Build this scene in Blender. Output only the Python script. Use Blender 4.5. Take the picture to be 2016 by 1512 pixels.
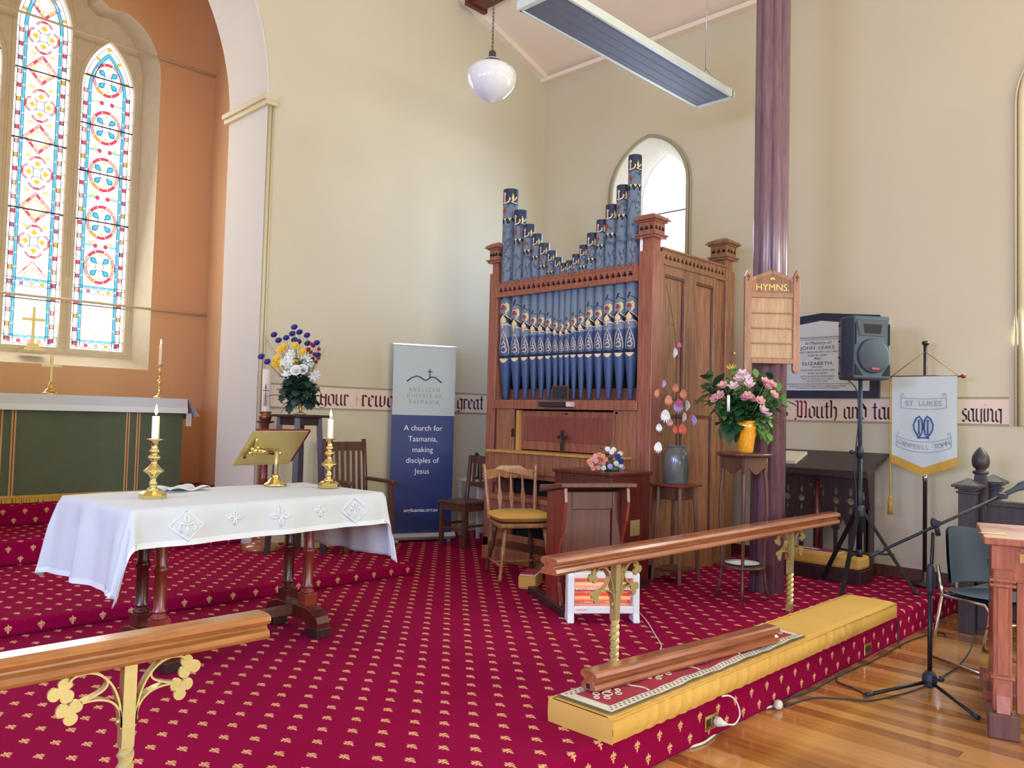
import bpy, bmesh, math, random
from mathutils import Vector, Matrix
for o in list(bpy.data.objects): bpy.data.objects.remove(o, do_unlink=True)
scene = bpy.context.scene
C = scene.collection
R = math.radians
PI = math.pi
rnd = random.Random(7)

# ------------------------------------------------------------------ camera
YAW, PITCH, ROLL, FPX = R(44.4645), R(2.3628), R(1.4545), 1579.4
CAM = Vector((0, 0, 1.52))
FW = Vector((math.cos(YAW)*math.cos(PITCH), math.sin(YAW)*math.cos(PITCH), math.sin(PITCH)))
_r = Vector((math.sin(YAW), -math.cos(YAW), 0)); _u = _r.cross(FW)
RT = _r*math.cos(ROLL)+_u*math.sin(ROLL); UP = _u*math.cos(ROLL)-_r*math.sin(ROLL)
cd = bpy.data.cameras.new('camera'); cam = bpy.data.objects.new('camera', cd); C.objects.link(cam)
cd.sensor_fit = 'HORIZONTAL'; cd.sensor_width = 36; cd.lens = FPX/2016*36; cd.clip_start = .05; cd.clip_end = 200
cam.matrix_world = Matrix(((RT.x, UP.x, -FW.x, CAM.x), (RT.y, UP.y, -FW.y, CAM.y), (RT.z, UP.z, -FW.z, CAM.z), (0, 0, 0, 1)))
scene.camera = cam

# ------------------------------------------------------------------ view + world + daylight through the windows
vs = scene.view_settings
vs.view_transform = 'Standard'; vs.look = 'None'; vs.gamma = 1; vs.use_curve_mapping = False
vs.exposure = -0.52
wd = bpy.data.worlds.new('sky'); scene.world = wd; wd.use_nodes = True
wd.node_tree.nodes['Background'].inputs[0].default_value = (.75, .86, 1, 1)
wd.node_tree.nodes['Background'].inputs[1].default_value = 1.0

def daylight(name, loc, direction, w, h, power, col):
    l = bpy.data.lights.new(name, 'AREA'); l.shape = 'RECTANGLE'; l.size = w; l.size_y = h; l.energy = power; l.color = col
    o = bpy.data.objects.new(name, l); C.objects.link(o); o.location = loc
    o.rotation_euler = Vector(direction).to_track_quat('-Z', 'Z').to_euler()
    return o
XR, YE, XL, YB, YC = 7.4, 6.79, -2.9, -8.5, 9.35      # right wall, east wall, left wall, back wall, chancel end wall
PF, Z2, Z3, Z4 = .21, .30, .48, .65                   # platform, chancel steps
BLUE, NEUT = (.42, .55, 1), (.88, 1, .90)
LWIN = (5.1, 2.3, -.9, -4.2)                          # windows of the left wall (their Y)
for y, e in zip(LWIN, (30, 310, 280, 190)): daylight('window_daylight', (XL+.04, y, 2.5), (1, 0, -.10), .9, 1.9, e, BLUE)
for x in (.2, 2.25, 4.3): daylight('window_daylight', (x, YB+.04, 2.5), (0, 1, -.08), 1.3, 1.6, 185, NEUT)
for y in (1.06, -2.2, -5.4): daylight('window_daylight', (XR-.04, y, 2.6), (-1, 0, -.1), .9, 2.0, 110, NEUT)
daylight('window_daylight', (2.48, 9.5, 3.7), (0, -1, -.15), 1.6, 3.0, 75, (1, .98, .92))
daylight('window_daylight', (XR-.03, 5.19, 3.3), (-1, .1, -.25), .7, 1.5, 80, (.42, .62, 1))

# ------------------------------------------------------------------ measuring helpers (photo pixel -> point on a real plane)
def ray(x, y): return RT*((x-1008)/FPX)-UP*((y-756)/FPX)+FW
def at(x, y, X=None, Y=None, Z=None):
    d = ray(x, y)
    t = (X-CAM.x)/d.x if X is not None else (Y-CAM.y)/d.y if Y is not None else (Z-CAM.z)/d.z
    return CAM+d*t
def dep(x, y, D): return CAM+ray(x, y)*D

# ------------------------------------------------------------------ mesh builder
class MB:
    def __init__(s): s.v = []; s.f = []; s.sm = []
    def add(s, vs, fs, smooth=False):
        n = len(s.v); s.v += [tuple(p) for p in vs]
        for f in fs: s.f.append(tuple(i+n for i in f)); s.sm.append(smooth)
        return s
    def box(s, x0, x1, y0, y1, z0, z1):
        return s.add([(x0,y0,z0),(x1,y0,z0),(x1,y1,z0),(x0,y1,z0),(x0,y0,z1),(x1,y0,z1),(x1,y1,z1),(x0,y1,z1)],
              [(3,2,1,0),(4,5,6,7),(0,1,5,4),(1,2,6,5),(2,3,7,6),(3,0,4,7)])
    def beam(s, p0, p1, w, h, up=(0,0,1)):
        p0, p1 = Vector(p0), Vector(p1); d = (p1-p0).normalized(); up = Vector(up)
        a = d.cross(up)
        if a.length < 1e-4: a = d.cross(Vector((1,0,0)))
        a.normalize(); b = a.cross(d)
        q = []
        for p in (p0, p1):
            for sx, sy in ((-1,-1),(1,-1),(1,1),(-1,1)): q.append(p+a*(sx*w/2)+b*(sy*h/2))
        return s.add(q, [(3,2,1,0),(4,5,6,7),(0,1,5,4),(1,2,6,5),(2,3,7,6),(3,0,4,7)])
    def prism(s, pts, plane, d0, d1, smooth=False):
        m = {'xz': lambda p, d: (p[0], d, p[1]), 'yz': lambda p, d: (d, p[0], p[1]), 'xy': lambda p, d: (p[0], p[1], d)}[plane]
        n = len(pts)
        s.add([m(p, d0) for p in pts]+[m(p, d1) for p in pts], [tuple(range(n))[::-1], tuple(range(n, 2*n))])
        q = len(s.v)-2*n
        for i in range(n):
            j = (i+1) % n; s.f.append((q+i, q+j, q+n+j, q+n+i)); s.sm.append(smooth)
        return s
    def lathe(s, prof, n=20, c=(0,0,0), smooth=True, rot=0):
        vs = []
        for r, z in prof:
            for k in range(n):
                a = 2*PI*k/n+rot; vs.append((c[0]+r*math.cos(a), c[1]+r*math.sin(a), c[2]+z))
        fs = []
        for i in range(len(prof)-1):
            for k in range(n):
                j = (k+1) % n; fs.append((i*n+k, i*n+j, (i+1)*n+j, (i+1)*n+k))
        s.add(vs, fs, smooth)
        q = len(s.v)-len(vs)
        if prof[0][0] > 1e-4: s.f.append(tuple(q+k for k in range(n))[::-1]); s.sm.append(False)
        if prof[-1][0] > 1e-4: s.f.append(tuple(q+(len(prof)-1)*n+k for k in range(n))); s.sm.append(False)
        return s
    def tube(s, path, r, n=8, smooth=True):
        path = [Vector(p) for p in path]; m = len(path)
        rr = r if isinstance(r, (list, tuple)) else [r]*m
        t0 = (path[1]-path[0]).normalized()
        a = t0.cross(Vector((0,0,1)))
        if a.length < 1e-3: a = t0.cross(Vector((1,0,0)))
        a.normalize(); vs = []
        for i, p in enumerate(path):
            t = (path[min(i+1, m-1)]-path[max(i-1, 0)]).normalized()
            a = (a-t*a.dot(t)); a.normalize(); b = t.cross(a)
            for k in range(n):
                g = 2*PI*k/n; vs.append(p+a*(rr[i]*math.cos(g))+b*(rr[i]*math.sin(g)))
        fs = [(i*n+k, i*n+(k+1) % n, (i+1)*n+(k+1) % n, (i+1)*n+k) for i in range(m-1) for k in range(n)]
        s.add(vs, fs, smooth); q = len(s.v)-len(vs)
        s.f.append(tuple(q+k for k in range(n))[::-1]); s.sm.append(False)
        s.f.append(tuple(q+(m-1)*n+k for k in range(n))); s.sm.append(False)
        return s
    def cyl(s, p0, p1, r0, r1=None, n=12): return s.tube([p0, p1], [r0, r0 if r1 is None else r1], n)
    def turned(s, p0, p1, prof, n=14):       # prof: (t along, radius)
        p0, p1 = Vector(p0), Vector(p1)
        return s.tube([p0.lerp(p1, t) for t, r in prof], [r for t, r in prof], n)
    def ball(s, c, r, n=12, m=8):
        rx, ry, rz = r if isinstance(r, (tuple, list)) else (r, r, r)
        vs = [(c[0], c[1], c[2]-rz)]
        for i in range(1, m):
            a = -PI/2+PI*i/m
            for k in range(n): vs.append((c[0]+rx*math.cos(a)*math.cos(2*PI*k/n), c[1]+ry*math.cos(a)*math.sin(2*PI*k/n), c[2]+rz*math.sin(a)))
        vs.append((c[0], c[1], c[2]+rz)); fs = []
        for k in range(n):
            j = (k+1) % n; fs.append((0, 1+j, 1+k))
            for i in range(m-2): fs.append((1+i*n+k, 1+i*n+j, 1+(i+1)*n+j, 1+(i+1)*n+k))
            fs.append((1+(m-2)*n+k, 1+(m-2)*n+j, len(vs)-1))
        return s.add(vs, fs, True)
    def loft(s, a, b, closed=True, smooth=False):
        n = len(a); q = len(s.v); s.v += [tuple(p) for p in a]+[tuple(p) for p in b]
        for i in range(n if closed else n-1):
            j = (i+1) % n; s.f.append((q+i, q+j, q+n+j, q+n+i)); s.sm.append(smooth)
        return s
    def grid(s, fn, nu, nv, smooth=True, closed=False):
        vs = [fn(i/nu, j/nv) for j in range(nv+1) for i in range(nu+1)]
        return s.add(vs, [(j*(nu+1)+i, j*(nu+1)+i+1, (j+1)*(nu+1)+i+1, (j+1)*(nu+1)+i) for j in range(nv) for i in range(nu)], smooth)
    def holed(s, outer, holes, mapf, thick=0):
        """flat plate with holes; mapf(u, v, d) -> point, d = 0 front, 1 back"""
        bm = bmesh.new(); E = []
        for loop in [outer]+list(holes):
            vv = [bm.verts.new((p[0], p[1], 0)) for p in loop]
            E += [bm.edges.new((vv[i], vv[(i+1) % len(vv)])) for i in range(len(vv))]
        bmesh.ops.triangle_fill(bm, use_beauty=True, use_dissolve=False, edges=E)
        bm.verts.index_update()
        vs = [v.co.copy() for v in bm.verts]; fs = [tuple(v.index for v in f.verts) for f in bm.faces]; bm.free()
        s.add([mapf(p.x, p.y, 0) for p in vs], fs)
        if thick:
            s.add([mapf(p.x, p.y, 1) for p in vs], [f[::-1] for f in fs])
            for loop in [outer]+list(holes): s.loft([mapf(p[0], p[1], 0) for p in loop], [mapf(p[0], p[1], 1) for p in loop])
        return s
    def xf(s, M):
        s.v = [tuple(M @ Vector(p)) for p in s.v]; return s
    def mesh(s, name, mat):
        me = bpy.data.meshes.new(name); me.from_pydata(s.v, [], s.f)
        me.polygons.foreach_set('use_smooth', s.sm); me.update()
        if mat: me.materials.append(mat)
        return me
    def build(s, name, mat, parent=None, bev=0, loc=None, sub=0):
        o = bpy.data.objects.new(name, s.mesh(name, mat)); C.objects.link(o)
        if parent: o.parent = parent
        if loc: o.location = loc
        if bev:
            b = o.modifiers.new('bevel', 'BEVEL'); b.width = bev; b.segments = 2; b.limit_method = 'ANGLE'; b.angle_limit = R(50)
        if sub:
            b = o.modifiers.new('subsurf', 'SUBSURF'); b.levels = sub; b.render_levels = sub
        return o

def inst(me, name, parent=None, loc=(0,0,0), rot=(0,0,0), sc=None):
    o = bpy.data.objects.new(name, me); C.objects.link(o); o.location = loc; o.rotation_euler = rot
    if sc: o.scale = sc if isinstance(sc, (tuple, list)) else (sc, sc, sc)
    if parent: o.parent = parent
    return o
def tag(o, label=None, cat=None, group=None, kind=None):
    if label: o['label'] = label
    if cat: o['category'] = cat
    if group: o['group'] = group
    if kind: o['kind'] = kind
    return o
def thing(name, label, cat, loc=(0,0,0), rz=0, group=None):
    o = bpy.data.objects.new(name, None); C.objects.link(o); o.empty_display_size = .1
    o.location = loc; o.rotation_euler = (0, 0, rz)
    return tag(o, label, cat, group)
def struct(o): o['kind'] = 'structure'; return o
def kids(o): return [c for c in bpy.data.objects if c.parent == o]
def copy_tree(o, parent=None):
    c = o.copy(); C.objects.link(c); c.parent = parent
    for ch in kids(o): copy_tree(ch, c)
    return c
def gothic(cx, a, z0, zs, h, n=10):
    """outline of a pointed-arch opening, counter-clockwise from bottom left"""
    Rr = (a*a+h*h)/(2*a); th = math.asin(min(1, h/Rr))
    p = [(cx-a, z0), (cx+a, z0)]
    for i in range(n+1): t = th*i/n; p.append((cx+a-Rr+Rr*math.cos(t), zs+Rr*math.sin(t)))
    for i in range(n-1, -1, -1): t = th*i/n; p.append((cx-a+Rr-Rr*math.cos(t), zs+Rr*math.sin(t)))
    return p
def text_into(mb, body, size, org, right, up, align='CENTER', off=.002, bold=0., sx=1., shear=0.):
    cu = bpy.data.curves.new('t', 'FONT'); cu.body = body; cu.size = size; cu.align_x = align; cu.offset = bold; cu.resolution_u = 3; cu.shear = shear
    o = bpy.data.objects.new('t', cu); C.objects.link(o)
    dg = bpy.context.evaluated_depsgraph_get(); me = bpy.data.meshes.new_from_object(o.evaluated_get(dg))
    right, up, org = Vector(right), Vector(up), Vector(org); nn = right.cross(up)
    mb.add([org+right*(v.co.x*sx)+up*v.co.y+nn*off for v in me.vertices], [tuple(p.vertices) for p in me.polygons])
    bpy.data.objects.remove(o); bpy.data.curves.remove(cu); bpy.data.meshes.remove(me)
    return mb

# ------------------------------------------------------------------ materials
def srgb(r, g, b):
    f = lambda c: (c/255/12.92) if c/255 <= .04045 else ((c/255+.055)/1.055)**2.4
    return (f(r), f(g), f(b), 1)
class NT:
    def __init__(s, name):
        s.m = bpy.data.materials.new(name); s.m.use_nodes = True; s.t = s.m.node_tree; s.n = s.t.nodes
        s.b = s.n['Principled BSDF']
    def new(s, t, **k):
        x = s.n.new(t)
        for a, v in k.items(): setattr(x, a, v)
        return x
    def link(s, a, b): s.t.links.new(a, b)
    def val(s, sock, v):
        if hasattr(v, 'is_output'): s.link(v, sock)
        else: sock.default_value = v
    def math(s, op, a, b=0., c=0.):
        x = s.new('ShaderNodeMath', operation=op); s.val(x.inputs[0], a); s.val(x.inputs[1], b)
        if op in ('MULTIPLY_ADD', 'WRAP', 'SMOOTH_MIN', 'COMPARE'): s.val(x.inputs[2], c)
        return x.outputs[0]
    def mix(s, f, a, b):
        x = s.new('ShaderNodeMix', data_type='RGBA'); s.val(x.inputs[0], f); s.val(x.inputs[6], a); s.val(x.inputs[7], b)
        return x.outputs[2]
    def coord(s, kind='Object'): return s.new('ShaderNodeTexCoord').outputs[kind]
    def noise(s, sc, det=3, vec=None, scale3=None):
        x = s.new('ShaderNodeTexNoise'); x.inputs['Scale'].default_value = sc; x.inputs['Detail'].default_value = det
        v = vec or s.coord()
        if scale3:
            mp = s.new('ShaderNodeMapping'); mp.inputs['Scale'].default_value = scale3; s.link(v, mp.inputs[0]); v = mp.outputs[0]
        s.link(v, x.inputs['Vector']); return x.outputs['Fac']
    def ramp(s, f, stops):
        x = s.new('ShaderNodeValToRGB'); e = x.color_ramp.elements
        while len(e) < len(stops): e.new(.5)
        for q, (p, c) in zip(e, stops): q.position = p; q.color = c
        s.link(f, x.inputs[0]); return x.outputs[0]
    def bump(s, h, st=.2, dist=.01):
        x = s.new('ShaderNodeBump'); x.inputs['Strength'].default_value = st; x.inputs['Distance'].default_value = dist
        s.link(h, x.inputs['Height']); s.link(x.outputs[0], s.b.inputs['Normal'])
    def setp(s, **k):
        for a, v in k.items(): s.val(s.b.inputs[a.replace('_', ' ')], v)
        return s
def sc4(c, k): return (min(1, c[0]*k), min(1, c[1]*k), min(1, c[2]*k), 1)
def plain(name, col, rough=.5, metal=0, var=.08, vs_=30, bump=0, **k):
    t = NT(name); f = t.noise(vs_, 3); c = t.mix(f, sc4(col, 1-var), sc4(col, 1+var))
    t.link(c, t.b.inputs['Base Color']); t.setp(Roughness=rough, Metallic=metal, **k)
    if bump: t.bump(t.noise(vs_*2, 4), bump)
    return t.m
def wood(name, dark, light, rough=.38, scale=(18, 18, 1.6), coat=.15, bmp=.03):
    t = NT(name); f = t.noise(2.2, 5, None, scale); f2 = t.noise(9, 2, None, scale)
    g = t.math('ADD', t.math('MULTIPLY', f, .75), t.math('MULTIPLY', f2, .3))
    t.link(t.ramp(g, [(.3, dark), (.72, light)]), t.b.inputs['Base Color']); t.setp(Roughness=rough, Coat_Weight=coat, Coat_Roughness=.25)
    if bmp: t.bump(f2, bmp, .002)
    return t.m
def emis(name, col, st, base=None):
    t = NT(name); t.setp(Base_Color=base or col, Emission_Color=col, Emission_Strength=st, Roughness=.25); return t.m
def paint(name, col, var=.05, rough=.75):
    t = NT(name); f = t.noise(1.3, 4); f2 = t.noise(40, 3)
    t.link(t.mix(f, sc4(col, 1-var), sc4(col, 1+var)), t.b.inputs['Base Color']); t.setp(Roughness=rough); t.bump(f2, .12, .004); return t.m
def fabric(name, col, var=.1, rough=.95, sc=260, sheen=.03, bump=.15):
    t = NT(name); f = t.noise(sc, 2); f2 = t.noise(5, 3); k = t.math('ADD', t.math('MULTIPLY', f, .6), t.math('MULTIPLY', f2, .4))
    t.link(t.mix(k, sc4(col, 1-var*2), sc4(col, 1+var*2)), t.b.inputs['Base Color']); t.setp(Roughness=rough, Sheen_Weight=sheen); t.bump(f, bump, .002); return t.m

M = {}
M['cream'] = paint('cream_wall_paint', srgb(214, 204, 174))
M['cream2'] = paint('pale_cream_paint', srgb(222, 218, 204))
M['band'] = paint('pale_pink_band_paint', srgb(236, 214, 192), .03)
M['ochre'] = paint('ochre_chancel_tone', srgb(220, 178, 134), .06)  # chancel walls and ceiling, coloured more orange than the nave
M['ceil'] = paint('cream_ceiling_paint', srgb(250, 234, 210), .03)
M['stone'] = plain('painted_stone', srgb(214, 205, 180), .75, var=.1, vs_=12, bump=.3)
M['trimcream'] = plain('cream_trim_paint', srgb(215, 203, 160), .45, var=.04)
M['linegrey'] = plain('grey_line_paint', srgb(168, 158, 128), .7)
M['wine'] = plain('wine_red_lettering', srgb(88, 18, 40), .6)
M['redlet'] = plain('crimson_lettering', srgb(140, 30, 52), .6)
M['ink'] = plain('dark_plum_lettering', srgb(52, 26, 44), .6)
M['goldlet'] = plain('dull_gold_paint', srgb(190, 170, 120), .5)
M['organ'] = wood('organ_pine', srgb(122, 76, 54), srgb(180, 122, 88), .4)
M['organred'] = wood('organ_red_pine', srgb(126, 70, 54), srgb(178, 112, 88), .38)
M['organside'] = wood('organ_side_pine', srgb(104, 66, 44), srgb(172, 118, 80), .42)
M['lid'] = wood('organ_lid_wood', srgb(122, 62, 54), srgb(148, 84, 70), .35)
M['paleedge'] = wood('worn_pale_wood', srgb(180, 130, 66), srgb(214, 168, 92), .4)
M['maho'] = wood('mahogany', srgb(58, 18, 16), srgb(104, 38, 30), .28, coat=.4)
M['redwood'] = wood('red_polished_wood', srgb(96, 32, 24), srgb(150, 62, 44), .28, coat=.4)
M['darkwood'] = wood('dark_oak', srgb(34, 20, 24), srgb(62, 38, 38), .4)
M['walnut'] = wood('brown_walnut', srgb(70, 40, 32), srgb(112, 70, 52), .38)
M['pewdark'] = wood('dark_grey_brown_oak', srgb(40, 34, 36), srgb(70, 58, 56), .45)
M['rail'] = wood('golden_rail_wood', srgb(134, 80, 38), srgb(186, 124, 66), .18, (1.6, 18, 18), .6, 0)
M['rail2'] = wood('copper_rail_wood', srgb(126, 66, 40), srgb(176, 108, 72), .16, (1.6, 18, 18), .6, 0)
M['beech'] = wood('varnished_beech', srgb(126, 80, 46), srgb(190, 138, 84), .3, coat=.4)
M['deskwood'] = wood('reddish_desk_wood', srgb(140, 72, 50), srgb(186, 110, 78), .33)
M['hymn'] = wood('hymn_board_wood', srgb(140, 96, 70), srgb(186, 136, 102), .45)
M['hymnpanel'] = wood('hymn_panel_wood', srgb(168, 132, 92), srgb(202, 166, 124), .5)
M['post'] = wood('purple_brown_post', srgb(98, 70, 82), srgb(140, 108, 114), .3, coat=.4)
M['beam'] = wood('roof_beam', srgb(78, 28, 22), srgb(112, 46, 36), .45)
M['brass'] = plain('polished_brass', srgb(228, 208, 142), .18, 1, var=.04)
M['oldbrass'] = plain('aged_brass', srgb(206, 190, 132), .4, .7, var=.08)
M['bronze'] = plain('copper_bronze', srgb(150, 92, 62), .35, .7)
M['steel'] = plain('chrome_steel', srgb(210, 212, 215), .15, 1)
M['silver'] = plain('satin_aluminium', srgb(190, 192, 196), .3, .9)
M['blackmetal'] = plain('black_metal', srgb(28, 32, 38), .4, .3)
M['blackplastic'] = plain('black_plastic', srgb(38, 44, 54), .5, 0, bump=.05, vs_=200)
M['speaker'] = plain('dark_blue_grey_plastic', srgb(52, 68, 82), .55, bump=.1, vs_=300)
M['grille'] = plain('dark_speaker_grille', srgb(42, 56, 70), .6, bump=.4, vs_=500)
M['black'] = plain('matt_black', srgb(14, 12, 18), .8)
M['navy'] = plain('navy_print', srgb(44, 60, 116), .5, var=.03)
M['skygrey'] = plain('pale_grey_print', srgb(186, 196, 192), .5, var=.03)
M['printdark'] = plain('dark_navy_ink', srgb(40, 42, 66), .5)
M['printgrey'] = plain('soft_grey_ink', srgb(140, 142, 140), .5)
M['printgrey2'] = plain('grey_stitching', srgb(150, 156, 158), .7)
M['white'] = plain('white_enamel', srgb(232, 236, 236), .35, var=.02)
M['offwhite'] = plain('off_white_plastic', srgb(224, 222, 210), .4, var=.02)
M['whiteink'] = plain('white_print', srgb(238, 240, 244), .5, var=.01)
M['linen'] = fabric('white_linen', srgb(202, 208, 207), .02, .9, 400, .1, .1)
M['linen2'] = fabric('white_embroidery', srgb(222, 228, 226), .01, .8, 300, .1, .3)
M['greenf'] = fabric('dark_green_brocade', srgb(86, 96, 70), .12, .85, 60)
M['orphrey'] = fabric('pale_gold_braid', srgb(196, 160, 112), .2, .8, 90)
M['orphreyred'] = fabric('rust_braid', srgb(120, 50, 34), .1, .85, 90)
M['fringe'] = fabric('gold_fringe', srgb(208, 164, 64), .25, .8, 160)
M['mustard'] = fabric('mustard_velvet', srgb(212, 166, 78), .08, .85, 220, .0, .1)
M['mustardd'] = fabric('brown_stripe_velvet', srgb(92, 66, 34), .1, .85, 220, .4, .1)
M['banner'] = fabric('white_damask', srgb(206, 218, 214), .05, .85, 160, .2, .15)
M['bluestitch'] = fabric('blue_embroidery', srgb(58, 92, 150), .05, .8)
M['wax'] = plain('candle_wax', srgb(240, 232, 214), .5, var=.02, Subsurface_Weight=.3)
M['flame'] = emis('candle_flame', (1, .62, .22, 1), 14)
M['flamecore'] = emis('candle_flame_core', (1, .85, .6, 1), 30)
M['opal'] = plain('white_opal_glass', srgb(222, 226, 224), .08, var=.02, Coat_Weight=1., Subsurface_Weight=.2)
M['crock'] = plain('grey_stoneware', srgb(98, 102, 98), .3, var=.2, vs_=14, Coat_Weight=.5)
M['yvase'] = plain('yellow_glazed_ceramic', srgb(236, 160, 30), .12, var=.06, vs_=8, Coat_Weight=.8)
M['leaf'] = plain('dark_green_leaf', srgb(46, 86, 52), .4, var=.35, vs_=18)
M['leaf2'] = plain('fresh_green_leaf', srgb(104, 156, 72), .4, var=.3, vs_=18)
M['ivy'] = plain('blue_green_ivy', srgb(44, 70, 58), .45, var=.3, vs_=18)
M['stem'] = plain('grey_brown_stem', srgb(120, 104, 88), .7)
M['twig'] = plain('brown_twig', srgb(84, 58, 50), .8)
for n, c in dict(petal_blue=(52, 48, 128), petal_yellow=(236, 200, 70), petal_orange=(236, 170, 50), petal_white=(238, 240, 236), petal_red=(140, 32, 52), petal_pink=(232, 170, 168), petal_palepink=(236, 206, 210), petal_magenta=(212, 84, 150), petal_navy=(40, 70, 134), petal_lilac=(196, 176, 226), petal_peach=(226, 150, 112), petal_coral=(232, 112, 92)).items():
    M[n] = plain(n, srgb(*c), .6, var=.12, vs_=40)
M['plaque'] = plain('white_marble', srgb(206, 212, 212), .3, var=.05, vs_=6)
M['slate'] = plain('black_marble', srgb(34, 42, 62), .3, var=.2, vs_=8)
M['glow'] = emis('glowing_heater_tube', (1, .26, .12, 1), 3.0)
M['reflect'] = plain('heater_reflector', srgb(232, 150, 120), .2, .8)
M['bookred'] = plain('dark_red_cloth', srgb(92, 24, 40), .7)
M['paper'] = plain('cream_paper', srgb(222, 210, 180), .8)
M['rugred'] = fabric('crimson_wool', srgb(156, 16, 40), .16, .95, 200)
M['rugcream'] = fabric('cream_wool_border', srgb(214, 202, 178), .22, .95, 120)
M['ruggrey'] = fabric('grey_rug_edge', srgb(98, 90, 78), .2, .95, 120)
M['panelgrey'] = plain('grey_radiant_panel', srgb(104, 108, 120), .6, var=.04)
M['mintwhite'] = plain('white_panel_frame', srgb(214, 222, 214), .4, var=.02)
M['gwhite'] = emis('bright_white_glass', (.97, .985, 1, 1), 2.6)
M['gsky'] = emis('bright_clear_glass', (.93, .97, 1, 1), 4.0)
for n, c in dict(gblue=(.10, .62, .95), gred=(.85, .08, .16), gpink=(.95, .42, .50), gorange=(.98, .50, .06), ggold=(.92, .62, .10), gpurple=(.42, .16, .36), gteal=(.03, .42, .62), gsalmon=(.98, .55, .42), ggrey=(.50, .50, .55), gyell=(.93, .86, .35)).items():
    M[n] = emis('stained_'+n[1:], (*c, 1), .95)
M['lead'] = plain('dark_lead', srgb(74, 62, 78), .6)
M['frost'] = emis('frosted_daylight_glass', (.92, .96, 1, 1), 2.0)
# ================================================================== the setting
def carpet():
    t = NT('crimson_fleur_carpet'); ge = t.new('ShaderNodeNewGeometry'); co = t.coord()
    sx = t.new('ShaderNodeSeparateXYZ'); t.link(co, sx.inputs[0]); nx = t.new('ShaderNodeSeparateXYZ'); t.link(ge.outputs['Normal'], nx.inputs[0])
    up = t.math('GREATER_THAN', t.math('ABSOLUTE', nx.outputs[2]), .6)
    sidex = t.math('GREATER_THAN', t.math('ABSOLUTE', nx.outputs[0]), .6)
    def sel(f, a, b): return t.math('ADD', t.math('MULTIPLY', f, a), t.math('MULTIPLY', t.math('SUBTRACT', 1., f), b))
    U = sel(sidex, sx.outputs[1], sx.outputs[0])
    V = sel(up, t.math('ADD', sx.outputs[1], .049), t.math('MULTIPLY', t.math('SUBTRACT', sx.outputs[2], .054), .19/.154))
    A, B = .167, .19
    mot = None
    for oa, ob in ((0, 0), (.5, .5)):
        u = t.math('MULTIPLY', t.math('SUBTRACT', t.math('FRACT', t.math('ADD', t.math('DIVIDE', t.math('ADD', U, .035), A), oa+.5)), .5), A)
        v = t.math('MULTIPLY', t.math('SUBTRACT', t.math('FRACT', t.math('ADD', t.math('DIVIDE', V, B), ob+.5)), .5), B)
        au = t.math('ABSOLUTE', u)
        def dia(cu, cv, ru, rv, uu=au):
            return t.math('ADD', t.math('DIVIDE', t.math('ABSOLUTE', t.math('SUBTRACT', uu, cu)), ru), t.math('DIVIDE', t.math('ABSOLUTE', t.math('SUBTRACT', v, cv)), rv))
        d = dia(0, .012, .0085, .022)
        # side petals: bent outward
        pet = dia(.012, t.math('SUBTRACT', .012, t.math('MULTIPLY', t.math('ABSOLUTE', t.math('SUBTRACT', au, .012)), .9)), .010, .010)
        stem = dia(0, -.020, .007, .014)
        bar = t.math('MAXIMUM', t.math('DIVIDE', au, .015), t.math('DIVIDE', t.math('ABSOLUTE', t.math('ADD', v, .007)), .0042))
        m = t.math('MINIMUM', t.math('MINIMUM', d, pet), t.math('MINIMUM', stem, bar))
        mot = m if mot is None else t.math('MINIMUM', mot, m)
    mask = t.math('LESS_THAN', mot, 1.0)
    f = t.noise(420, 2); f2 = t.noise(1.6, 3)
    k = t.math('ADD', t.math('MULTIPLY', f, .5), t.math('MULTIPLY', f2, .5))
    ground = t.mix(k, srgb(122, 0, 50), srgb(158, 6, 68)); gold = t.mix(f, srgb(196, 138, 92), srgb(240, 190, 140))
    t.link(t.mix(mask, ground, gold), t.b.inputs['Base Color']); t.setp(Roughness=1., Specular_IOR_Level=.1); t.bump(f, .3, .004)
    return t.m
M['carpet'] = carpet()
def boards():
    t = NT('golden_floorboards'); oi = t.new('ShaderNodeObjectInfo'); f = t.noise(2.5, 5, t.coord('Object'), (16, 1.2, 16))
    g = t.math('ADD', t.math('MULTIPLY', f, .5), t.math('MULTIPLY', oi.outputs['Random'], .55))
    t.link(t.ramp(g, [(.15, srgb(136, 82, 34)), (.5, srgb(182, 122, 60)), (.9, srgb(214, 160, 92))]), t.b.inputs['Base Color'])
    t.setp(Roughness=.2, Coat_Weight=.5, Coat_Roughness=.12); return t.m
M['boards'] = boards()

# --- nave floor, boards laid one by one where the photo shows them
fl = struct(MB().box(XL, XR, YB, 2.05, -.12, -.022).build('floor', M['darkwood']))
bw = .094; meshes = {}
i = 0; x = 2.2
while x < XR-.01:
    w = min(bw, XR-x); y = 2.02; k = 0
    y -= rnd.uniform(.2, 1.6) if i % 2 else 0
    segs = []; top = 2.045
    while top > -1.4:
        L = rnd.choice((.9, 1.3, 1.7, 2.2)); bot = max(top-L, -1.4); segs.append((bot, top)); top = bot
        if top <= -1.39: break
    for (a, b) in segs:
        MB().box(x+.0012, x+w-.0012, a+.0012, b-.0012, -.022, rnd.uniform(-.0012, 0)).build('plank', M['boards'], fl)
    x += bw; i += 1
MB().box(XL, 2.2, YB, 2.045, -.022, 0).box(2.2, XR, YB, -1.4, -.022, 0).build('distant_boards', M['boards'], fl)

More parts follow.
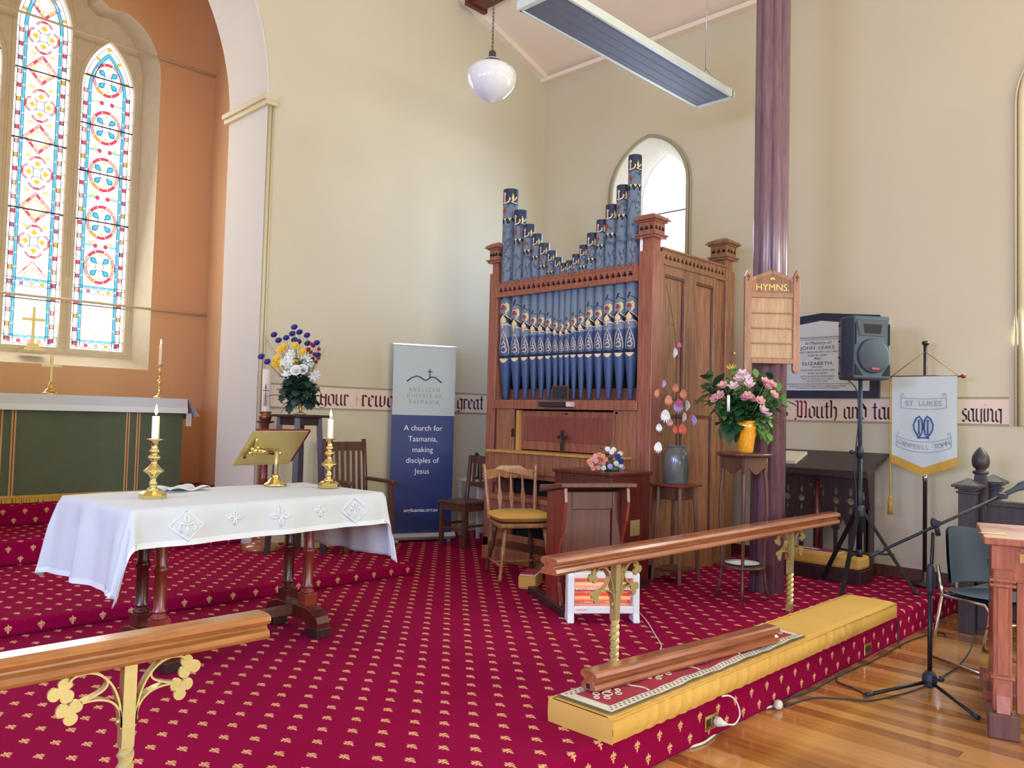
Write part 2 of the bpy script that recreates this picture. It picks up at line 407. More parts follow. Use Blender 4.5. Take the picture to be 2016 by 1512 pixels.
# --- carpeted platform and chancel steps
def slab(name, pts, z0, z1, oz, round_=.02):
    b = MB().prism([(p[0], p[1]) for p in pts], 'xy', z0-oz, z1-oz)
    o = b.build(name, M['carpet'], None, round_, (0, 0, oz)); return struct(o)
slab('platform', [(XL, 2.03), (XR, 2.03), (XR, YE), (XL, YE)], 0, PF, 0)
slab('chancel_step', [(XL, 5.2), (4.21, 5.2), (4.21, 5.85), (3.93, 5.92), (3.93, YE), (3.6, YE), (3.6, 7.6), (1.36, 7.6), (1.36, YE), (XL, YE)], PF, Z2, .201)
slab('chancel_step', [(1.36, 6.97), (3.6, 6.97), (3.6, 7.52), (4.25, 7.56), (4.25, YC), (.7, YC), (.7, 7.56), (1.36, 7.52)], Z2, Z3, .291)
slab('chancel_step', [(.7, 7.87), (4.25, 7.87), (4.25, YC), (.7, YC)], Z3, Z4, .471)

# --- ceiling: two raked slopes
XM = (XR+XL)/2; ZS = 5.82; ZRID = ZS+.334*(XR-XM)
ce = MB().prism([(XL-.2, ZS-.067), (XM, ZRID), (XR+.2, ZS-.067), (XR+.2, ZS+.1), (XM, ZRID+.17), (XL-.2, ZS+.1)], 'xz', YB-.2, YE+.02)
struct(ce.build('ceiling', M['ceil']))
# cornice boards along the right wall and up the gable
b = MB().beam((XR-.05, YB, ZS-.045), (XR-.05, YE, ZS-.045), .10, .05)
struct(b.build('trim_1', M['ceil']))
b = MB().beam((XR, YE-.04, ZS-.03), (XM, YE-.04, ZRID-.03), .08, .07)
struct(b.build('trim_2', M['ceil']))
# --- purlin with its end seen below the gable
q = thing('roof_purlin', 'dark red timber purlin poking out below the sloping ceiling', 'beam', (6.02, 6.0, 6.21))
MB().prism([(-.13, .12), (-.13, -.02), (-.10, -.05), (.10, -.05), (.13, -.02), (.13, .06)], 'xz', -3.0, .62).build('timber', M['beam'], q, .004)
MB().box(-.15, .15, .60, .66, -.07, .02).build('end_block', M['beam'], q, .004)

# --- east wall with the chancel arch
ARX = 2.48; arch = gothic(ARX, 1.12, 0, 4.40, 2.06, 16)
outer = [(XL, 0), (XR, 0), (XR, ZS), (XM, ZRID), (XL, ZS)]
we = MB()
ol = [(XL, -.05), (ARX-1.12, -.05)]+[p for p in arch[2:][::-1]]+[(ARX+1.12, -.05), (XR, -.05), (XR, ZS), (XM, ZRID), (XL, ZS)]
we.holed(ol, [], lambda u, v, d: (u, YE+.76*d, v), 1)
we = struct(we.build('wall_east', M['cream']))
# reveal lining, slightly paler, with edge mouldings and impost
a0 = [(ARX+1.12, Z2)]+arch[2:]+[(ARX-1.12, Z2)]
rv = MB().loft([(p[0]-.004*(1 if p[0] > ARX else -1), YE-.004, p[1]) for p in a0], [(p[0]-.004*(1 if p[0] > ARX else -1), YE+.765, p[1]) for p in a0], False)
rv.build('arch_reveal', M['cream2'], we)
for off, r in ((.018, .016), (.052, .010)):
    MB().tube([(ARX+1.12+off, YE-.006, Z2+.02), (ARX+1.12+off, YE-.006, 4.36)], r, 8).tube([(ARX-1.12-off, YE-.006, Z2+.02), (ARX-1.12-off, YE-.006, 4.36)], r, 8).build('edge_moulding', M['trimcream'], we)
for s in (-1, 1):
    xx = ARX+s*1.12
    m = MB()
    for dz, pr_ in ((0, .045), (.045, .07)): 
        m.box(min(xx-s*pr_, xx+s*.075), max(xx-s*pr_, xx+s*.075), YE-.05, YE+.80, 4.345+dz, 4.39+dz)
    m.build('impost', M['trimcream'], we, .006)
MB().prism([(p[0], p[1]) for p in a0[1:-1]]+[(ARX+(p[0]-ARX)*.985, 4.40+(p[1]-4.40)*.99) for p in a0[1:-1]][::-1], 'xz', YE-.012, YE).build('arch_edge', M['cream2'], we)

# --- right wall with window openings
def wall_x(name, X, thick, wins, mat, y0, y1, z1=ZS):
    holes = [gothic(cy, a, z0, zs, h) for (cy, a, z0, zs, h) in wins]
    s = 1 if X > XM else -1
    o = MB().holed([(y0, -.05), (y1, -.05), (y1, z1), (y0, z1)], holes, lambda u, v, d: (X+s*thick*d, u, v), 0).build(name, mat)
    return struct(o)
WR = [(5.19, .50, 2.2, 4.12, .60), (1.06, .50, 1.55, 4.17, .62), (-2.2, .5, 1.55, 4.17, .62), (-5.4, .5, 1.55, 4.17, .62)]
wr = wall_x('wall_right', XR, .4, WR, M['cream'], YB, YE)
WL = [(y, .5, 1.55, 4.17, .62) for y in LWIN]
wl = wall_x('wall_left', XL, .4, WL, M['cream'], YB, YE)
def side_window(name, X, w, fmat, glass_mat, scale=.62, hood=True):
    cy, a, z0, zs, h = w; s = 1 if X > XM else -1; dpt = .34
    win = struct(bpy.data.objects.new(name, None)); C.objects.link(win); win.location = (X, cy, z0)
    o = gothic(0, a, 0, zs-z0, h); i = gothic(0, a*scale, .16, zs-z0-.02, h*scale+.10)
    MB().loft([(0, p[0], p[1]) for p in o], [(s*dpt, p[0], p[1]) for p in i]).build('splayed_reveal', M['cream2'], win)
    MB().holed(i, [], lambda u, v, d: (s*(dpt+.02), u, v)).build('pane', glass_mat, win)
    MB().prism([(p[0]*1.02, p[1]) for p in i], 'yz', s*(dpt+.03), s*(dpt+.09)).build('outer_pane', glass_mat, win)
    k = MB()
    for q in range(1, 6): k.box(min(s*dpt, s*(dpt+.02)), max(s*dpt, s*(dpt+.02)), -a*scale, a*scale, .16+q*.52-.006, .16+q*.52+.006) if .16+q*.52 < zs-z0-.1 else None
    k.build('saddle_bar', M['lead'], win)
    if hood:
        path = [(-s*.012, p[0]*1.03, p[1]) for p in o[1:]]+[(-s*.012, o[0][0]*1.03, o[0][1])]
        MB().tube(path, .022, 8).tube([(x_-s*.004, y_*1.07, z_) for x_, y_, z_ in path], .012, 6).build('hood_moulding', fmat, win)
    return win
side_window('window_2', XR, WR[0], M['linegrey'], M['gsky'], .66)
side_window('window_3', XR, WR[1], M['trimcream'], M['frost'])
side_window('window_4', XR, WR[2], M['trimcream'], M['frost'])
side_window('window_5', XR, WR[3], M['trimcream'], M['frost'])
for k, w in enumerate(WL): side_window('window_%d' % (6+k), XL, w, M['trimcream'], M['frost'])
# --- back wall
WBK = [(x, .75, 1.7, 4.6, .9) for x in (.2, 2.25, 4.3)]
wb = struct(MB().holed([(XL, -.05), (XR, -.05), (XR, ZS), (XM, ZRID), (XL, ZS)], [gothic(*w) for w in WBK], lambda u, v, d: (u, YB, v)).build('wall_back', M['cream']))
for k, w in enumerate(WBK):
    win = struct(bpy.data.objects.new('window_%d' % (20+k), None)); C.objects.link(win); win.location = (w[0], YB, w[2])
    o = gothic(0, w[1], 0, w[3]-w[2], w[4]); i_ = gothic(0, w[1]*.8, .12, w[3]-w[2], w[4]*.85)
    MB().loft([(p[0], 0, p[1]) for p in o], [(p[0], -.3, p[1]) for p in i_]).build('splayed_reveal', M['cream2'], win)
    MB().holed(i_, [], lambda u, v, d: (u, -.31, v)).build('pane', M['frost'], win)

# --- chancel walls and ceiling
wc = struct(MB().box(4.25, 4.33, 7.56, YC, 0, 7.0).build('wall_chancel_right', M['ochre']))
struct(MB().box(.62, .70, 7.56, YC, 0, 7.0).build('wall_chancel_left', M['ochre']))
struct(MB().box(3.6, 4.25, 7.53, 7.56, 0, 7.0).box(.7, 1.36, 7.53, 7.56, 0, 7.0).build('wall_chancel_return', M['ochre']))
struct(MB().box(.62, 4.33, 7.5, YC, 7.0, 7.1).build('ceiling_chancel', M['ochre']))
# opening of the three-light window in the end wall
WO = [(3.61, 1.95), (3.61, 5.30)]
for t in range(1, 8): a = t/8; WO.append((3.61-.50*(1-math.cos(a*PI/2))*1.0, 5.30+.66*math.sin(a*PI/2)))
WO += [(3.02, 5.93), (2.93, 6.0)]
for t in range(0, 8): a = t/8; WO.append((2.90-.42*(1-math.cos(a*PI/2)), 6.10+.7*math.sin(a*PI/2)))
half = WO; WO = half+[(2.48, 6.83)]+[(4.96-p[0], p[1]) for p in half[::-1]]
wce = struct(MB().holed([(.7, 0), (4.25, 0), (4.25, 7.0), (.7, 7.0)], [WO], lambda u, v, d: (u, YC, v)).build('wall_chancel_end', M['ochre']))
win1 = struct(bpy.data.objects.new('window_1', None)); C.objects.link(win1); win1.location = (2.48, YC, 1.95)
def wl_(p, y): return (p[0]-2.48, y, p[1]-1.95)
WI = [(2.48+(p[0]-2.48)*.905, 2.075+(p[1]-1.95)*.965) for p in WO]
MB().loft([wl_(p, 0) for p in WO], [wl_(p, .27) for p in WI]).build('splayed_reveal', M['stone'], win1)
LIGHTS = [(3.147, .2825, 2.15, 5.08, .60), (2.478, .268, 2.15, 5.58, .62), (1.813, .2825, 2.15, 5.08, .60)]
holes = [gothic(*l) for l in LIGHTS]
MB().holed(WI, holes, lambda u, v, d: wl_((u, v), .27+.10*d), 1).build('stone_tracery', M['stone'], win1)
for l in LIGHTS:       # moulded rim round each light
    g = gothic(l[0], l[1]+.045, l[2]-.045, l[3], l[4]+.05); g2 = gothic(l[0], l[1]+.012, l[2]-.012, l[3], l[4]+.012)
    MB().loft([wl_(p, .265) for p in g], [wl_(p, .30) for p in g2]).loft([wl_(p, .272) for p in g], [wl_(p, .262) for p in g]).build('light_rim', M['stone'], win1)

# --- stained glass, piece by piece
def quad(a, b, c, d): return [a, b, c, d]
def flat_piece(pts, y, th=.004): return MB().prism(pts, 'xz', y-th, y)
piece_cache = {}
def piece(panel, mat, pts, y=-.012, name='pane'):
    cx = sum(p[0] for p in pts)/len(pts); cz = sum(p[1] for p in pts)/len(pts)
    loc = [(round(p[0]-cx, 4), round(p[1]-cz, 4)) for p in pts]; key = (mat, tuple(loc))
    me = piece_cache.get(key)
    if me is None: me = MB().prism(loc, 'xz', -.004, 0).mesh('pane', M[mat]); piece_cache[key] = me
    return inst(me, name, panel, (cx, y, cz))
def rect(x0, x1, z0, z1): return [(x0, z0), (x1, z0), (x1, z1), (x0, z1)]
def arcband(cx, cz, r0, r1, a0, a1, n=5, kx=1.):
    o = [(cx+kx*r1*math.cos(a0+(a1-a0)*i/n), cz+r1*math.sin(a0+(a1-a0)*i/n)) for i in range(n+1)]
    return o+[(cx+kx*r0*math.cos(a1-(a1-a0)*i/n), cz+r0*math.sin(a1-(a1-a0)*i/n)) for i in range(n+1)]
def petal(cx, cz, ang, l, w): 
    d = (math.cos(ang), math.sin(ang)); p = (-d[1], d[0]); 
    return [(cx+d[0]*t*l+p[0]*s*w, cz+d[1]*t*l+p[1]*s*w) for t, s in ((0, 0), (.35, -.8), (.7, -1), (1, 0), (.7, 1), (.35, .8))]
def strip(pts, w, y0=-.018, y1=-.012):
    m = MB()
    for p, q in zip(pts, pts[1:]): m.beam((p[0], (y0+y1)/2, p[1]), (q[0], (y0+y1)/2, q[1]), w, .006, (0, 1, 0))
    return m
def leadloop(mb, pts, w=.008, closed=True):
    pp = pts+[pts[0]] if closed else pts
    for p, q in zip(pp, pp[1:]): mb.beam((p[0], -.014, p[1]), (q[0], -.014, q[1]), .006, w, (0, 1, 0))
for li, (cx, a, z0, zs, h) in enumerate(LIGHTS):
    pn = thing('stained_panel', None, None, (cx-2.48, .345, z0-1.95)); pn.parent = win1
    H = zs-z0+h
    MB().prism([(p[0], p[1]) for p in gothic(0, a+.006, -.006, zs-z0, h+.006)], 'xz', 0, .006).build('clear_glass', M['gwhite'], pn)
    ld = MB()
    Hs = zs-z0
    # side borders: coloured squares, white bars between, blue strip
    for s in (-1, 1):
        x0, x1 = a-.075, a-.038
        z = .05; k = 0
        while z < Hs-.02:
            c = ('gsalmon', 'gpurple', 'gorange', 'gpink')[(k*(3 if s > 0 else 1)+li) % 4] if k % 3 else 'gred'
            piece(pn, c, rect(min(s*x0, s*x1), max(s*x0, s*x1), z, z+.040)); leadloop(ld, rect(s*x0, s*x1, z, z+.040), .005)
            z += .150; k += 1
        z = .085
        while z < Hs-.05:
            zz = min(z+.145, Hs); piece(pn, 'gblue', rect(min(s*(a-.112), s*(a-.090)), max(s*(a-.112), s*(a-.090)), z, zz-.006)); z += .150
        for xx in (.034, .078, .088, .114): leadloop(ld, [(s*(a-xx), .03), (s*(a-xx), Hs)], .0045, False)
        z = .1
        while z < Hs: leadloop(ld, [(s*a, z), (s*(a-.034), z)], .004, False); z += .15
    # head of the border following the pointed arch
    oo = gothic(0, a-.078, 0, Hs, h-.12); io = gothic(0, a-.112, 0, Hs, h-.17)
    hd = oo[2:]; hi = io[2:]
    for k in range(0, len(hd)-1):
        piece(pn, 'gblue', [hd[k], hd[k+1], hi[k+1], hi[k]])
    leadloop(ld, hd, .0045, False); leadloop(ld, hi, .0045, False); leadloop(ld, gothic(0, a-.034, 0, Hs, h-.05)[2:], .0045, False)
    og = gothic(0, a-.056, 0, Hs, h-.085)[2:]
    for k in (3, 7, 10, 13, 17): 
        p = og[k]; piece(pn, 'gorange', rect(p[0]-.02, p[0]+.02, p[1]-.02, p[1]+.02))
    # bottom text panel and cross border
    zb = .665
    for k in range(5): piece(pn, ('gpink', 'gpurple', 'gsalmon', 'gorange', 'gred')[k], rect(-a+.05+k*(2*a-.14)/4, -a+.09+k*(2*a-.14)/4, zb-.02, zb+.018)); piece(pn, ('gsalmon', 'gred', 'gpink', 'gorange', 'gpurple')[k], rect(-a+.05+k*(2*a-.14)/4, -a+.09+k*(2*a-.14)/4, .03, .068))
    for k in range(4):
        w = (2*a-.224)/4; piece(pn, 'gblue', rect(-a+.114+k*w, -a+.108+(k+1)*w, zb+.03, zb+.05)); piece(pn, 'gblue', rect(-a+.114+k*w, -a+.108+(k+1)*w, .085, .105))
    for zz in (zb-.026, zb+.024, zb+.054, .022, .074, .110): leadloop(ld, [(-a, zz), (a, zz)], .0045, False)
    for k in range(26):
        u, v = rnd.uniform(-a+.13, a-.13), rnd.uniform(.15, zb-.06); s_ = rnd.choice((.007, .012, .017))
        if k % 2: piece(pn, 'gyell', [(u-s_, v), (u, v-s_), (u+s_, v), (u, v+s_)])
    wi = a-.115
    if li == 1:        # quatrefoils and lozenges
        for z in (5.47, 4.721, 3.987, 3.242):
            c = z-z0+.03
            for k in range(4):
                g = k*PI/2; px, pz = .070*math.cos(g), .095*math.sin(g)
                for q in range(3): piece(pn, ('gpink', 'gred', 'gpink')[q], arcband(px, c+pz, .062, .082, g-1.30+q*.87, g-1.30+(q+1)*.85, 3))
                leadloop(ld, [(px+.086*math.cos(g-1.3+2.6*i/8), c+pz+.086*math.sin(g-1.3+2.6*i/8)) for i in range(9)], .004, False)
                for dq in (-.6, 0, .6): piece(pn, ('ggold', 'gorange', 'ggold')[int(dq*1.7)+1], petal(px*.72, c+pz*.72, g+dq, .066 if dq == 0 else .054, .014))
                piece(pn, 'ggrey', petal(.04*math.cos(g+PI/4), c+.05*math.sin(g+PI/4), g+PI/4, .055, .012))
            leadloop(ld, rect(-.038, .038, c-.045, c+.045), .004)
        for z in (5.83, 5.11, 4.356, 3.609):
            c = z-z0+.03; q = [(-wi, c), (0, c-.165), (wi, c), (0, c+.165)]; q2 = [(-wi+.036, c), (0, c-.128), (wi-.036, c), (0, c+.128)]
            for k in range(4):
                j = (k+1) % 4
                for s_ in range(3):
                    f0, f1 = s_/3+.01, (s_+1)/3-.01; L = lambda A, B, f: (A[0]+(B[0]-A[0])*f, A[1]+(B[1]-A[1])*f)
                    piece(pn, ('gpink', 'gred', 'gsalmon')[(s_+k) % 3], [L(q[k], q[j], f0), L(q[k], q[j], f1), L(q2[k], q2[j], f1), L(q2[k], q2[j], f0)])
            leadloop(ld, q, .004); leadloop(ld, q2, .0035)
            for k in range(14): piece(pn, 'gyell' if k % 2 else 'ggold', petal(.05*math.cos(k*PI/7), c+.055*math.sin(k*PI/7), k*PI/7, .045, .009))
        c = 2.967-z0+.02; q = [(-wi, .74), (0, .92), (wi, .74)]
        for k in range(2):
            for s_ in range(3):
                f0, f1 = s_/3+.01, (s_+1)/3-.01; A, B = q[k], q[k+1]
                A2, B2 = (A[0]*.9, A[1]-.004), (B[0]*.9, B[1]-.026 if k == 0 else B[1]-.004)
                if k == 1: A2 = (A[0], A[1]-.026)
                L = lambda A, B, f: (A[0]+(B[0]-A[0])*f, A[1]+(B[1]-A[1])*f)
                piece(pn, ('gpink', 'gred', 'gpink')[s_], [L(A, B, f0), L(A, B, f1), L(A2, B2, f1), L(A2, B2, f0)])
        for k in range(7): piece(pn, 'ggold', petal(.06*math.cos(k*PI/6), .735+.055*math.sin(k*PI/6), k*PI/6, .04, .009))
        sprigs = [z-z0 for z in (5.29, 4.92, 4.54, 4.17, 3.80, 3.42)]
        bars = [5.11, 4.356, 3.609]
    else:              # round medallions
        for z in (5.242, 4.692, 4.153, 3.606, 3.097):
            c = z-z0; r = wi-.004; ry = r*1.18
            cols = ['gpink', 'gsalmon', 'gred', 'gred', 'gsalmon', 'gpink', 'gorange', 'gred', 'gred', 'gsalmon']
            for k in range(10):
                a0_, a1_ = k*PI/5+.02, (k+1)*PI/5-.02
                o = [((r)*math.cos(a0_+(a1_-a0_)*i/4), c+ry*math.sin(a0_+(a1_-a0_)*i/4)) for i in range(5)]
                ii = [((r-.026)*math.cos(a1_-(a1_-a0_)*i/4), c+(ry-.026)*math.sin(a1_-(a1_-a0_)*i/4)) for i in range(5)]
                piece(pn, cols[k], o+ii)
            for rr, yy in ((r, ry), (r-.028, ry-.028)): leadloop(ld, [(rr*math.cos(2*PI*i/28), c+yy*math.sin(2*PI*i/28)) for i in range(28)], .004)
            for k in range(4):
                g = PI/4+k*PI/2; bx_, bz_ = .048*math.cos(g), .055*math.sin(g)
                P_ = petal(bx_, c+bz_, g, .085, .030); piece(pn, 'gteal', P_)
                piece(pn, 'gblue', petal(bx_+.012*math.cos(g), c+bz_+.012*math.sin(g), g, .055, .015), -.017); leadloop(ld, P_, .004)
                for e in range(3): piece(pn, 'ggold', petal(.10*math.cos(k*PI/2), c+.12*math.sin(k*PI/2), k*PI/2+(e-1)*.7, .03, .006))
            leadloop(ld, [(.045*math.cos(2*PI*i/14), c+.05*math.sin(2*PI*i/14)) for i in range(14)], .0035)
            if z > 3.2:
                for s in (-1, 1):
                    P_ = [(s*.055+.021*math.cos(2*PI*i/10), c-.272+.023*math.sin(2*PI*i/10)) for i in range(10)]; piece(pn, 'gred', P_)
                    piece(pn, 'gblue', rect(min(s*.08, s*(wi-.004)), max(s*.08, s*(wi-.004)), c-.281, c-.263)); leadloop(ld, P_, .004)
        sprigs = [z-z0 for z in (4.95, 4.42, 3.88, 3.35)]
        bars = [5.242, 4.692, 4.153, 3.606]
    for z in sprigs:
        for s in (-1, 1):
            for e in range(4): piece(pn, ('gyell', 'ggold')[e % 2], petal(s*(wi-.06), z, PI/2+s*(e-1.5)*.6, .045, .008))
    ld.build('lead_cames', M['lead'], pn)
    for z in bars: MB().cyl((-a, -.03, z-z0), (a, -.03, z-z0), .008).build('saddle_bar', M['lead'], pn)
    MB().cyl((-a, -.03, .50), (a, -.03, .50), .006).build('saddle_bar', M['lead'], pn)

# --- tie rods across the chancel window
for k, (z, r) in enumerate(((5.55, .014), (2.645, .014))):
    o = MB().cyl((.70, YC-.03, z), (4.25, YC-.03, z), r, None, 8).build('tie_rod', M['stone'])
    tag(o, ('thin iron tie rod crossing the arched heads of the stained glass window', 'thin iron tie rod crossing the stained glass window behind the cross')[k], 'tie rod')

# --- skirting, bands and painted lettering
struct(MB().box(XR-.022, XR, 2.05, YE, PF, PF+.10).box(XR-.022, XR, YB, 2.05, 0, .14).build('baseboard_right', M['walnut'], None, .004))
struct(MB().box(3.6, XR-.03, YE-.02, YE, PF, PF+.10).build('baseboard_east', M['trimcream'], None, .004))
struct(MB().box(XL, XL+.022, YB, YE-.03, 0, .35).build('baseboard_left', M['walnut']))
n = 3
for z in (1.775, 1.555):
    struct(MB().box(3.68, XR-.02, YE-.006, YE, z-.009, z+.009).build('trim_%d' % n, M['linegrey'], None, .002)); n += 1
    struct(MB().box(XR-.006, XR, 1.66, YE-.02, z-.009, z+.009).build('trim_%d' % n, M['linegrey'], None, .002)); n += 1
MB().box(3.68, XR-.01, YE-.003, YE+.01, 1.564, 1.766).build('lettering_band', M['band'], we)
MB().box(XR-.003, XR+.01, 1.66, YE-.01, 1.564, 1.766).build('lettering_band', M['band'], wr)
GL = {'o': (.72, [[(.1,.84),(.1,.16),(.33,0),(.56,.16),(.56,.84),(.33,1),(.1,.84)]]), 'u': (.78, [[(.1,1),(.1,.14),(.3,0),(.52,.16)],[(.54,1),(.54,.12),(.68,.02)]]),
 'r': (.56, [[(.02,.96),(.12,1),(.12,.10),(.22,.02)],[(.12,.84),(.28,1),(.46,.86)]]), 'e': (.62, [[(.52,.14),(.33,0),(.1,.16),(.1,.84),(.32,1),(.50,.82),(.14,.48)]]),
 'w': (1.12, [[(.1,1),(.1,.14),(.28,0),(.48,.14)],[(.5,1),(.5,.14),(.68,0),(.88,.14)],[(.9,1),(.9,.2),(.72,.02)]]), 'a': (.76, [[(.54,.86),(.32,1),(.1,.84),(.1,.16),(.3,0),(.54,.16)],[(.54,1),(.54,.12),(.68,.02)]]),
 'd': (.72, [[(.54,.84),(.33,1),(.1,.84),(.1,.16),(.33,0),(.56,.16),(.56,.90),(.12,1.42)]]), 'y': (.72, [[(.1,1),(.1,.14),(.3,0),(.54,.16)],[(.56,1),(.56,-.10),(.34,-.28),(.06,-.24)]]),
 'g': (.72, [[(.56,.86),(.32,1),(.1,.84),(.1,.16),(.3,0),(.54,.16)],[(.56,1),(.56,-.10),(.34,-.28),(.06,-.24)]]), 't': (.52, [[(.22,1.34),(.22,.14),(.34,0),(.44,.06)],[(.02,1),(.42,1)]]),
 'h': (.72, [[(.02,1.52),(.12,1.46),(.12,.04)],[(.12,.80),(.36,1),(.56,.84),(.56,.14),(.40,-.28)]]), 'n': (.78, [[(.02,.96),(.12,1),(.12,.04)],[(.12,.80),(.36,1),(.54,.84),(.54,.12),(.68,.02)]]),
 's': (.60, [[(.48,.90),(.30,1),(.12,.84),(.14,.62),(.48,.40),(.48,.16),(.28,0),(.08,.10)]]), 'i': (.36, [[(.04,.94),(.14,1),(.14,.12),(.26,.02)],[(.12,1.28),(.18,1.34)]]), 'm': (1.15, [[(.02,.96),(.12,1),(.12,.04)],[(.12,.8),(.34,1),(.50,.84),(.50,.04)],[(.50,.8),(.72,1),(.90,.84),(.90,.12),(1.02,.02)]]),
 'M': (1.34, [[(-.06,1.42),(.10,1.5),(.30,1.42),(.30,.14),(.06,-.06),(.10,-.26),(.30,-.2)],[(.34,1.34),(.52,1.5),(.68,1.36),(.68,.04),(.56,.12)],[(.72,1.34),(.92,1.5),(1.10,1.30),(1.10,.04),(.98,.12)],[(.22,.72),(.40,.80)],[(.56,.72),(.80,.80)],[(.30,.16),(.66,.04)]]),
 '+': (.62, [[(.3,.9),(.3,.2)],[(.08,.68),(.52,.68)]]), ' ': (.45, [])}
def blackletter(word, org, right, size, mats, parent, end=None, penw=.19):
    right = Vector(right); up = Vector((0, 0, 1)); org = Vector(org); nn = right.cross(up)
    adv = sum(GL[c][0] for c in word); kx = 1. if end is None else end/(adv*size)
    x = 0
    for c in word:
        w, st = GL[c]; mb = MB()
        pw = penw*(.45 if c == '+' else 1.05 if c == 'M' else 1); nv = Vector((math.cos(R(38))*pw, math.sin(R(38))*pw*.8))
        for s_ in st:
            for p, q in zip(s_, s_[1:]):
                p, q = Vector(p), Vector(q); dd = (q-p).normalized()*.012; p = p-dd; q = q+dd
                pts = [p-nv/2, p+nv/2, q+nv/2, q-nv/2]
                if abs((q-p).x*nv.y-(q-p).y*nv.x) < .004: continue
                V_ = [org+right*((x+a_.x)*size*kx)+up*(a_.y*size)+nn*d for d in (.005, .0015) for a_ in pts]
                mb.add(V_, [(0,1,2,3),(7,6,5,4),(0,4,5,1),(1,5,6,2),(2,6,7,3),(3,7,4,0)])
        if mb.v: mb.build('painted_letter', mats.get(c, mats['*']), parent)
        x += w
wm = {'*': M['wine'], '+': M['goldlet']}
blackletter('your', (4.255, YE, 1.592), (1,0,0), .108, wm, we, .34)
blackletter('+', (4.645, YE, 1.575), (1,0,0), .13, wm, we)
blackletter('reward', (4.742, YE, 1.592), (1,0,0), .112, wm, we, .60)
blackletter('great', (6.035, YE, 1.600), (1,0,0), .112, {'*': M['ink']}, we, .42)
blackletter('his', (3.72, XR and 0, 0), (0,-1,0), .0001, {'*': M['ink']}, wr) if False else None
im = {'*': M['ink'], 'M': M['redlet']}
blackletter('his', (XR, 3.70, 1.584), (0,-1,0), .108, im, wr, .185)
blackletter('Mouth', (XR, 3.452, 1.584), (0,-1,0), .108, im, wr, .415)
blackletter('and', (XR, 2.985, 1.584), (0,-1,0), .106, im, wr, .215)
blackletter('taught', (XR, 2.728, 1.584), (0,-1,0), .106, im, wr, .40)
blackletter('them', (XR, 2.29, 1.584), (0,-1,0), .106, im, wr, .25)
blackletter('saying', (XR, 2.005, 1.580), (0,-1,0), .106, im, wr, .30)

# --- clustered timber post
po = thing('timber_post', 'tall purple brown clustered timber post beside the organ', 'pillar', (5.97, 3.0, PF))
po['kind'] = 'structure'; del po['category']
ol_ = []
for k in range(48):
    g = 2*PI*k/48; ol_.append(((.118+.022*abs(math.cos(2*g)))*math.cos(g)*1.0, (.118+.022*abs(math.cos(2*g)))*math.sin(g)))
rr_ = []
for k in range(64):
    g = 2*PI*k/64+PI/4; q = abs(math.cos(4*g)); rr_.append(((.112+.026*q)*math.cos(g), (.112+.026*q)*math.sin(g)))
MB().prism(rr_, 'xy', 0, 6.15, True).build('shaft', M['post'], po)
# ================================================================== chancel: altar and what stands on it
AX, AY0, AY1, AZ = 2.48, 8.09, 8.78, 1.615
al = thing('altar_table', 'wooden altar hidden beneath the green frontal and white cloth', 'altar', (AX, (AY0+AY1)/2, Z4))
MB().box(-1.0, 1.0, -.33, .33, AZ-Z4-.06, AZ-Z4-.008).build('tabletop', M['walnut'], al, .005)
for sx in (-1, 1):
    for sy in (-1, 1): MB().box(sx*.93-.05, sx*.93+.05, sy*.28-.05, sy*.28+.05, 0, AZ-Z4-.06).build('leg', M['walnut'], al)
def wavy(x, k=7.): return .008*math.sin(x*k)+.005*math.sin(x*k*2.3+1)
fr = thing('altar_frontal', 'green brocade altar frontal with gold braid stripes and fringed hem', 'frontal', (AX, AY0-.02, Z4))
ZT = AZ-Z4-.004
MB().grid(lambda u, v: (-1.0+2*u, wavy(u*2)-.004, .045+(ZT-.05)*v), 40, 4).grid(lambda u, v: (-1.0+2*u, wavy(u*2)+.004, .045+(ZT-.05)*v), 40, 4).build('brocade', M['greenf'], fr)
for xc in (-.60, .46, .56, -.50):
    MB().grid(lambda u, v: (xc-.018+.036*u, wavy(xc+1-.018+.036*u)-.008, .05+(ZT-.06)*v), 4, 4).build('gold_stripe', M['orphrey'], fr)
    MB().grid(lambda u, v: (xc-.004+.008*u, wavy(xc+1)-.011, .05+(ZT-.06)*v), 1, 4).build('rust_stripe', M['orphreyred'], fr)
fg = MB()
for k in range(150):
    x = -1.0+2*k/149; fg.beam((x, wavy(x+1)-.010, .062), (x+rnd.uniform(-.004, .004), wavy(x+1)-.012, .004), .011, .005, (0, 1, 0))
tag(fg.build('fringe', M['fringe'], fr), None, None, None, 'stuff')
MB().grid(lambda u, v: (-1.0+2*u, wavy(u*2)-.012, .055+.015*v), 40, 1).build('braid_heading', M['fringe'], fr)
ac = thing('altar_cloth', 'white linen altar cloth falling over the green frontal', 'cloth', (AX, (AY0+AY1)/2, AZ))
def acl(u, v):
    y = -.41+.785*v
    return (-1.02+2.04*u, y, .004)
m = MB().grid(acl, 20, 6)
m.grid(lambda u, v: (-1.02+2.04*u, -.41-.012*v+.004*math.sin(u*25)*v, .004-.145*v), 40, 3).grid(lambda u, v: (-1.02+2.04*u, .375, .004-.10*v), 20, 2)
for s in (-1, 1):
    m.grid(lambda u, v: (s*(1.02+.10*v*(1-u)+.015*v), -.41+.785*u-.03*v*(1-u), .004-(.17+.04*math.sin(u*3))*v), 8, 4)
m.build('linen', M['linen'], ac)
MB().grid(lambda u, v: (-1.02+2.04*u, -.426, -.085-.055*v), 40, 1).build('hem_band', M['linen2'], ac)
MB().grid(lambda u, v: (1.02+.06*u, -.39+.01*u, -.14-.13*v), 3, 3).build('hanging_corner', M['linen'], ac)

